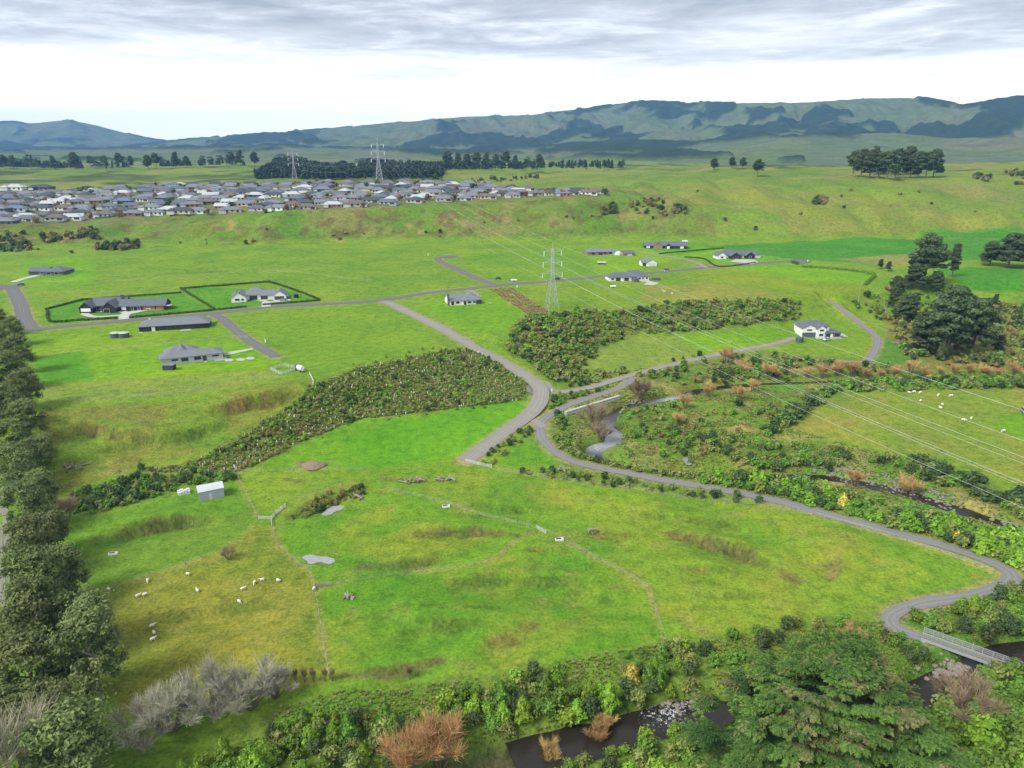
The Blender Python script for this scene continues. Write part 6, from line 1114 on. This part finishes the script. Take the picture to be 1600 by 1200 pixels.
# ------------------------------------------------------------------ power lines
def tower(u, v, h, lab, rz, zoff=0, xy=None):
    q = P(u, v) if xy is None else np.array([xy[0], xy[1], float(H(*xy))]); e = empty('transmission_tower', tuple(q), rz, lab, 'pylon', 'lattice towers of the power line'); k = h/38.0; t_ = .085*max(1, k)*(1 if q[1] < 600 else 1.6)
    base, waist, top = 3.3*k, .85*k, .55*k; zw = 20*k; zt = 34*k
    def at(z): return base+(waist-base)*z/zw if z < zw else waist+(top-waist)*(z-zw)/(zt-zw)
    for sx in (-1, 1):
        for sy in (-1, 1): m = MB(); m.bar((sx*base, sy*base, -.5), (sx*waist, sy*waist, zw), t_*1.3); m.bar((sx*waist, sy*waist, zw), (sx*top, sy*top, zt), t_*1.2); m.build('leg', 'steel', e)
    zs = [0, 5*k, 9*k, 12.5*k, 15.5*k, 18*k, 20*k, 22.5*k, 25*k, 27.5*k, 30*k, 32*k, 34*k]
    for f_ in range(4):
        m = MB(); ca, sa = math.cos(f_*math.pi/2), math.sin(f_*math.pi/2)
        pt = lambda s, z: (ca*s*at(z)-sa*at(z), sa*s*at(z)+ca*at(z), z)
        for a, b in zip(zs[:-1], zs[1:]): m.bar(pt(-1, a), pt(1, b), t_*.7); m.bar(pt(1, a), pt(-1, b), t_*.7); m.bar(pt(-1, b), pt(1, b), t_*.6)
        m.build('bracing', 'steel', e)
    tips = []
    for z, wd in ((20.5*k, 6.0*k), (26.5*k, 5.6*k), (32.5*k, 5.2*k)):
        for s in (-1, 1):
            m = MB()
            for y in (-1, 1): m.bar((s*at(z)*.9, y*at(z), z), (s*wd, 0, z+.6*k), t_*.8); m.bar((s*at(z)*.9, y*at(z), z+2*k), (s*wd, 0, z+.7*k), t_*.7)
            m.bar((s*wd*.55, -.3*k, z+.35*k), (s*wd*.55, 0, z+1.35*k), t_*.6); m.build('crossarm', 'steel', e)
            m = MB(); m.cyl(s*wd, 0, z-2.2*k, z+.6*k, .16*k*(1 if q[1] < 600 else 1.6), 6); m.build('insulator', 'white_paint', e); tips.append((s*wd, 0, z-2.2*k))
    m = MB(); m.bar((0, 0, zt), (0, 0, h), t_); m.bar((top, top, zt), (0, 0, h-.8), t_*.7); m.bar((-top, -top, zt), (0, 0, h-.8), t_*.7); m.build('peak', 'steel', e); tips.append((0, 0, h))
    M = Matrix.Rotation(rz, 4, 'Z'); return [np.array(M @ Vector(p))+q for p in tips]
pN = P(862, 484); pF = P(593, 287); d1 = pF-pN; NEXT = (188.0, 32.0); rz0 = .35
tn = tower(862, 484, 38, 'near grey lattice pylon standing in the terrace field', rz0); tf = tower(593, 287, 62, 'tall lattice pylon behind the middle of the suburb', .25); tg = tower(461, 284, 48, 'farther lattice pylon behind the left half of the suburb', .25)
tx = tower(0, 0, 38, 'lattice pylon beyond the right edge where the lines run on', -1.1+math.pi/2-.0, 0, NEXT)
def wire(a, b, sag, r, lab, mat='steel'):
    m = MB(); n = 40; pts = [a+(b-a)*k/n-np.array([0, 0, 4*sag*(k/n)*(1-k/n)]) for k in range(n+1)]; o = pts[0]
    for p, q in zip(pts[:-1], pts[1:]): m.bar(p-o, q-o, r, 3)
    ob = m.build('power_line', mat, None, tuple(o)); tag(ob, lab, 'power line', 'conductors of the power line'); return ob
LV = ['lower', 'lower', 'middle', 'middle', 'upper', 'upper', 'topmost']; SD = ['left', 'right']*3+['single']
for i in range(7):
    wire(tn[i], tx[i], 7.0 if i < 6 else 5, .034, f'{LV[i]} {SD[i]} conductor running from the near pylon over the river flats', 'steel'); wire(tn[i], tf[i], 10.0, .038, f'{LV[i]} {SD[i]} conductor from the near pylon up to the suburb pylon', 'steel'); wire(tf[i], tg[i], 12.0, .06, f'{LV[i]} {SD[i]} conductor between the two suburb pylons', 'steel')
# ------------------------------------------------------------------ fences
PM = {}
def post_mesh(r, h, mat):
    if (r, h, mat) not in PM: m = MB(); m.cyl(0, 0, -.3, h, r, 6); PM[(r, h, mat)] = mesh_data(m, 'post', mat)
    return PM[(r, h, mat)]
for nm, L, lab in fence_lines:
    o = L[0]; e = empty('wire_fence', tuple(o), 0, lab, 'fence'); near = L[:, 1].mean() < 300
    s = np.concatenate([[0], np.cumsum(np.linalg.norm(np.diff(L[:, :2], axis=0), axis=1))]); n = max(2, int(s[-1]/(4.0 if near else 6.5))); tops = []
    for k in range(n+1):
        x, y = np.interp(s[-1]*k/n, s, L[:, 0]), np.interp(s[-1]*k/n, s, L[:, 1]); z = float(H(x, y)); big = k % 6 == 0
        q = bpy.data.objects.new('post', post_mesh(.11 if big else .075, 1.35 if big else 1.2, 'timber')); COL.objects.link(q); q.parent = e; q.location = (x-o[0], y-o[1], z-o[2]); tops.append(np.array([x-o[0], y-o[1], z-o[2]]))
    for j in range(4):
        m = MB()
        for a, b in zip(tops[:-1], tops[1:]): m.bar(a+[0, 0, .3+.26*j], b+[0, 0, .3+.26*j], .007, 3)
        m.build('wire', 'steel', e)
rails('field_gate', [(404, 811), (424, 812)], 'pale rail gate at the head of the olive paddock', 'gate', 1.1, 4, 'galv', 3, None, .05, .07); rails('gate_race', [(424, 812), (432, 803), (446, 792)], 'white pipe-rail race slanting up from the paddock gate', 'fence', 1.2, 4, 'galv', 2); rails('gate_race', [(424, 812), (425, 822)], 'short rail return below the paddock gate', 'fence', 1.2, 4, 'galv', 1.5)
rails('field_gate', [(493, 917), (519, 915)], 'brown timber rail gate beside the olive paddock fence', 'gate', 1.1, 4, 'timber', 1.6, None, .07, .1); rails('field_gate', [(728, 722), (768, 731)], 'grey rail gates at the foot of the gravel drive', 'gate', 1.2, 5, 'galv', 3.5); rails('field_gate', [(838, 826), (853, 834)], 'pale rail gate in the middle of the big paddock', 'gate', 1.1, 4, 'galv', 2.2); rails('field_gate', [(224, 614), (246, 612)], 'weathered rail gate on the terrace edge', 'gate', 1.1, 4, 'timber', 2.2); rails('rail_fence', [(365, 742), (372, 742), (374, 749)], 'short timber rail corner above the grey barn', 'fence', 1.1, 3, 'timber', 1.5)
# troughs, stumps, debris
for u, v, lab in ((697, 792, 'white concrete trough in the upper part of the big paddock'), (874, 844, 'white concrete trough beside the middle gate of the big paddock'), (177, 866, 'white trough lying in the small green paddock')):
    simple('water_trough', u, v, lab, 'trough', [('basin', mb(('box', -1.1, 1.1, -.45, .45, -.05, .5)), 'white_paint'), ('water', mb(('box', -.98, .98, -.34, .34, .42, .503)), 'river_water'), ('float_cover', mb(('box', .5, 1.0, -.36, .36, .504, .58)), 'galv')], .2)
for (u, v), lab in [((862, 613), 'white marker post at the gravel road junction'), ((808, 449), 'white marker post on the verge by the near pylon'), ((669, 399), 'white marker post at the street branch head'), ((1262, 409), 'white box at the end of the cul-de-sac'), ((415, 535), 'white marker by the lane')]:
    simple('marker_post', u, v, lab, 'post', [('post', mb(('box', -.22, .22, -.22, .22, -.1, 1.5)), 'white_paint'), ('cap', mb(('box', -.27, .27, -.27, .27, 1.501, 1.6)), 'galv')])
def log_pile(u, v, n, sp, lab, seed):
    random.seed(seed); q = P(u, v); e = empty('log_pile', tuple(q), 0, lab, 'logs')
    for k in range(n):
        a = rnd(0, 3.14); l = rnd(1.2, 3.2); x, y, z = rnd(-sp, sp), rnd(-sp*.5, sp*.5), rnd(.15, .8); m = MB(); m.bar((x-math.cos(a)*l/2, y-math.sin(a)*l/2, z), (x+math.cos(a)*l/2, y+math.sin(a)*l/2, z+rnd(-.2, .5)), rnd(.14, .3), 7, rnd(.08, .2)); m.build('log', random.choice(['bark', 'bark_pale', 'timber']), e)
log_pile(645, 752, 16, 3.2, 'heap of dead branches and logs at the top of the big paddock', 1); log_pile(697, 750, 14, 2.6, 'second brush heap right of the first at the top of the big paddock', 2); log_pile(557, 778, 12, 1.8, 'dark stump heap at the end of the muddy gully', 3); log_pile(118, 730, 18, 2.8, 'dark heap of old timber beside the gum belt', 4); log_pile(927, 831, 6, .9, 'lone grey stump in the big paddock', 5); log_pile(546, 934, 7, .9, 'grey stump near the left side of the big paddock', 6); log_pile(332, 1071, 7, 1.0, 'dark stump in the lower part of the sheep paddock', 7); log_pile(1404, 537, 14, 2.4, 'pale uprooted stump beside the farm track', 8); log_pile(1388, 517, 12, 2.6, 'pale driftwood heap above the farm track', 9); log_pile(880, 735, 10, 1.6, 'dark brush heap beside the cycle path', 10)
# earth mound
q = P(490, 727); m = MB(); n_ = 22; random.seed(4)
rg = [[(3.2*(1-j/4)*(1+.15*math.sin(3*a+j)+rnd(-.06, .06))*math.cos(a)*1.3, 3.2*(1-j/4)*(1+.15*math.sin(3*a+j))*math.sin(a), 1.5*math.sin(j/4*1.57)-.1) for a in [2*math.pi*k/n_ for k in range(n_)]] for j in range(4)]
for j in range(3):
    for k in range(n_): m.poly([rg[j][k], rg[j][(k+1) % n_], rg[j+1][(k+1) % n_], rg[j+1][k]])
m.poly(rg[3]); plain('soil', (.22, .165, .11), .95, .3, 1.5, bmp=.6); tag(m.build('soil_mound', 'soil', None, tuple(q)), 'heap of bare brown soil above the barn paddock', 'mound')
# ------------------------------------------------------------------ footbridge
a, b = P(1440, 997), P(1578, 1056); a[2] = max(a[2], .2); b = np.array([b[0], b[1], a[2]]); d = b-a; LB = math.hypot(d[0], d[1])*1.12; e = empty('footbridge', tuple(a+[0, 0, .1]), math.atan2(d[1], d[0]), 'grey steel footbridge over the river at the lower right', 'bridge')
bw = 1.05; m = MB(); m.box(0, LB, -bw-.15, -bw+.1, -.75, -.16); m.build('girder', 'steel', e); m = MB(); m.box(0, LB, bw-.1, bw+.15, -.75, -.16); m.build('girder', 'steel', e)
npk = int(LB/.5); pk = None
for k in range(npk):
    if pk is None: m = MB(); m.box(0, .46, -bw, bw, -.155, 0); pk = mesh_data(m, 'plank', 'timber')
    o = bpy.data.objects.new('plank', pk); COL.objects.link(o); o.parent = e; o.location = (k*LB/npk, 0, 0)
for s in (-1, 1):
    for z in (.35, .8, 1.25): m = MB(); m.bar((0, s*(bw+.05), z), (LB, s*(bw+.05), z), .06 if z > 1 else .03); m.build('handrail' if z > 1 else 'rail', 'steel', e)
    pm = None
    for k in range(int(LB/1.8)+1):
        if pm is None: m = MB(); m.box(-.06, .06, -.06, .06, -.6, 1.25); pm = mesh_data(m, 'baluster', 'steel')
        o = bpy.data.objects.new('baluster', pm); COL.objects.link(o); o.parent = e; o.location = (min(LB-.1, k*1.8+.1), s*(bw+.05), 0)
    m = MB(); m.box(0, LB, s*(bw+.12)-.012, s*(bw+.12)+.012, .02, 1.15)
    mm_ = MATS.get('mesh_screen')
    if mm_ is None:
        mm_, nt, bb = new_mat('mesh_screen'); bb.inputs['Base Color'].default_value = (.3, .32, .33, 1); bb.inputs['Alpha'].default_value = .3; MATS['mesh_screen'] = mm_
    m.build('mesh_panel', 'mesh_screen', e)
for x in (.2, LB-.8): m = MB(); m.box(x, x+.7, -bw-.3, bw+.3, -3.2, -.76); m.build('abutment', 'concrete', e)
# retaining wall of concrete blocks above the river bend
A_, B_ = P(885, 650), P(970, 624); d = B_-A_; n = int(np.linalg.norm(d)/1.9); e = empty('retaining_wall', tuple(A_), math.atan2(d[1], d[0]), 'pale concrete block retaining wall below the gravel road', 'wall'); bl_ = None
for k in range(n):
    for j in range(2):
        if bl_ is None: m = MB(); m.box(.02, 1.82, 0, 1.3, 0, .92); bl_ = mesh_data(m, 'block', 'concrete')
        o = bpy.data.objects.new('block', bl_); COL.objects.link(o); o.parent = e; t = np.hypot(*d[:2])/n; o.location = (k*t+(.3 if j else 0), .25*j+rnd(-.03, .03), (d[2]*k/n)+j*.95-.3)
# stones along the right reach and under the bridge
random.seed(31); V, F = [], []; ico = [(0, 0, 1), (.89, 0, .45), (.28, .85, .45), (-.72, .53, .45), (-.72, -.53, .45), (.28, -.85, .45), (.72, .53, -.45), (-.28, .85, -.45), (-.89, 0, -.45), (-.28, -.85, -.45), (.72, -.53, -.45), (0, 0, -1)]
icf = [(0, 1, 2), (0, 2, 3), (0, 3, 4), (0, 4, 5), (0, 5, 1), (1, 6, 2), (2, 7, 3), (3, 8, 4), (4, 9, 5), (5, 10, 1), (2, 6, 7), (3, 7, 8), (4, 8, 9), (5, 9, 10), (1, 10, 6), (6, 11, 7), (7, 11, 8), (8, 11, 9), (9, 11, 10), (10, 11, 6)]
def stones(px, num, lo, hi, w=2.0):
    L = smooth_line(PL(px), 1.0)
    for _ in range(num):
        q = L[random.randrange(len(L))]; x, y = q[0]+random.gauss(0, w), q[1]+random.gauss(0, w); z = max(float(H(x, y)), WATER_Z); s = rnd(lo, hi); o = len(V)
        for p in ico: V.append((x+p[0]*s*rnd(.75, 1.2), y+p[1]*s*rnd(.75, 1.2), z+p[2]*s*.65*rnd(.8, 1.2)+s*.15))
        F.extend([tuple(o+i for i in t) for t in icf])
stones([(1270, 727), (1320, 736), (1360, 748)], 90, .3, .8, 1.6); stones([(1375, 750), (1430, 765), (1490, 790)], 220, .25, .6, 2.2); stones([(1450, 1062), (1490, 1050), (1500, 1052)], 50, .4, .9, 1.0); stones([(1600, 835), (1560, 822)], 40, .3, .8, 1.6); stones([(975, 632), (1000, 628)], 20, .3, .7, 1.0); stones([(1040, 1112), (1080, 1110)], 25, .3, .7, 1.5)
o = mesh_obj('river_stones', V, F, 'stone'); o['kind'] = 'stuff'; tag(o, 'loose pale stones along the river banks', 'stones')
# ------------------------------------------------------------------ sheep
def sheep_mesh(graze):
    m = MB(); n = 12; prof = [(-.62, .10, .62), (-.58, .24, .64), (-.40, .33, .66), (-.1, .36, .66), (.2, .35, .67), (.42, .28, .70), (.52, .19, .76)]
    prof += [(.66, .13, .84), (.76, .12, .92), (.90, .11, .90), (1.02, .08, .84), (1.06, .04, .82)] if not graze else [(.66, .13, .66), (.80, .12, .46), (.90, .11, .30), (1.0, .08, .16), (1.04, .04, .12)]
    rings = [[(x, r*math.cos(2*math.pi*k/n), z+r*.95*math.sin(2*math.pi*k/n)) for k in range(n)] for x, r, z in prof]; m.v = [p for rg_ in rings for p in rg_]
    for i in range(len(rings)-1): m.f += [(i*n+k, i*n+(k+1) % n, (i+1)*n+(k+1) % n, (i+1)*n+k) for k in range(n)]
    m.f += [tuple(range(n-1, -1, -1)), tuple((len(rings)-1)*n+k for k in range(n))]
    for x in (-.42, .34):
        for s in (-.17, .17): m.bar((x, s, .5), (x+.02, s, -.02), .085, 6, .05)
    hz_ = .98 if not graze else .36; hx = .78 if not graze else .84
    for s in (-1, 1): m.bar((hx, s*.08, hz_), (hx-.05, s*.26, hz_+.02), .05, 4, .02)
    me = bpy.data.meshes.new('sheep'); me.from_pydata(m.v, [], m.f); me.polygons.foreach_set('use_smooth', np.ones(len(m.f), bool)); me.materials.append(MATS['wool']); me.update(); return me
plain('wool', (.66, .61, .52), .95, .18, 6, bmp=.5)
SHM = [sheep_mesh(True), sheep_mesh(False)]
SHP = [((148, 940), 'sheep beside the gum belt, leftmost in the olive paddock'), ((216, 933), 'left of two sheep close together below the fence'), ((227, 931), 'right of two sheep close together below the fence'), ((231, 909), 'sheep lying at the fence above the close pair'), ((170, 923), 'sheep at the left end of the fence'), ((294, 899), 'sheep under the fence, left of the lone bare bush'), ((309, 925), 'sheep alone in the middle of the olive paddock'),
 ((374, 942), 'sheep lowest of the group on the right of the olive paddock'), ((380, 922), 'sheep just above the lowest one of the right group'), ((398, 912), 'sheep left of the top pair in the right group'), ((410, 908), 'sheep highest in the right group'), ((435, 909), 'sheep at the right end of the right group'), ((491, 922), 'sheep beside the timber rail gate'), ((238, 980), 'top sheep of the three in a file'), ((241, 991), 'middle sheep of the three in a file'), ((239, 1001), 'bottom sheep of the three in a file')]
SHP += [((1420, 615), 'leftmost sheep by the hedge of the right paddock'), ((1428, 614), 'second sheep by the hedge of the right paddock'), ((1438, 615), 'third sheep by the hedge of the right paddock'), ((1466, 619), 'sheep alone near the hedge in the right paddock'), ((1486, 620), 'sheep right of the lone one near the hedge'), ((1438, 628), 'sheep lower than the hedge group in the right paddock'), ((1472, 634), 'upper sheep of the pair in the right paddock'), ((1469, 639), 'lower sheep of the pair in the right paddock'), ((1505, 658), 'left sheep of the lower two in the right paddock'), ((1517, 656), 'right sheep of the lower two in the right paddock'), ((1568, 675), 'sheep lying near the bright lawn at the right edge'),
 ((1035, 455), 'sheep in the dry field before the white hip-roofed house'), ((1038, 457), 'second sheep in the dry field before the white hip-roofed house'), ((1050, 460), 'sheep lowest in the dry field on the terrace')]
random.seed(8)
for (u, v), lab in SHP:
    q = P(u, v); o = bpy.data.objects.new('sheep', random.choice(SHM)); COL.objects.link(o); o.location = tuple(q); o.rotation_euler.z = rnd(0, 6.28); s = .88 if v > 850 else 1.15; o.scale = (s, s, s); tag(o, lab, 'sheep', 'sheep grazing in the paddocks')
# ------------------------------------------------------------------ look-alikes are told apart by their order in the view
def seen_u(o): x, y, z = o.location; return x/max(1e-3, y*math.cos(PITCH)+(CAMZ-z)*math.sin(PITCH))
same = {}
for o in scene.objects:
    if o.parent is None and o.get('label') and not o.get('kind'): same.setdefault(o['label'], []).append(o)
TENS = {2: ('twentieth', 'twenty'), 3: ('thirtieth', 'thirty'), 4: ('fortieth', 'forty'), 5: ('fiftieth', 'fifty'), 6: ('sixtieth', 'sixty'), 7: ('seventieth', 'seventy'), 8: ('eightieth', 'eighty'), 9: ('ninetieth', 'ninety'), 10: ('hundredth', 'hundred'), 11: ('hundred-and-tenth', 'hundred-and-ten'), 12: ('hundred-and-twentieth', 'hundred-and-twenty')}
def nth(k):
    if k <= 20: return ORD[k-1]
    t, r = divmod(k, 10); return TENS[t][0] if r == 0 else TENS[t][1]+'-'+ORD[r-1]
for lab, obs in same.items():
    if len(obs) > 1:
        for k, o in enumerate(sorted(obs, key=seen_u)): o['label'] = f'{lab}, {nth(k+1)} from the left'
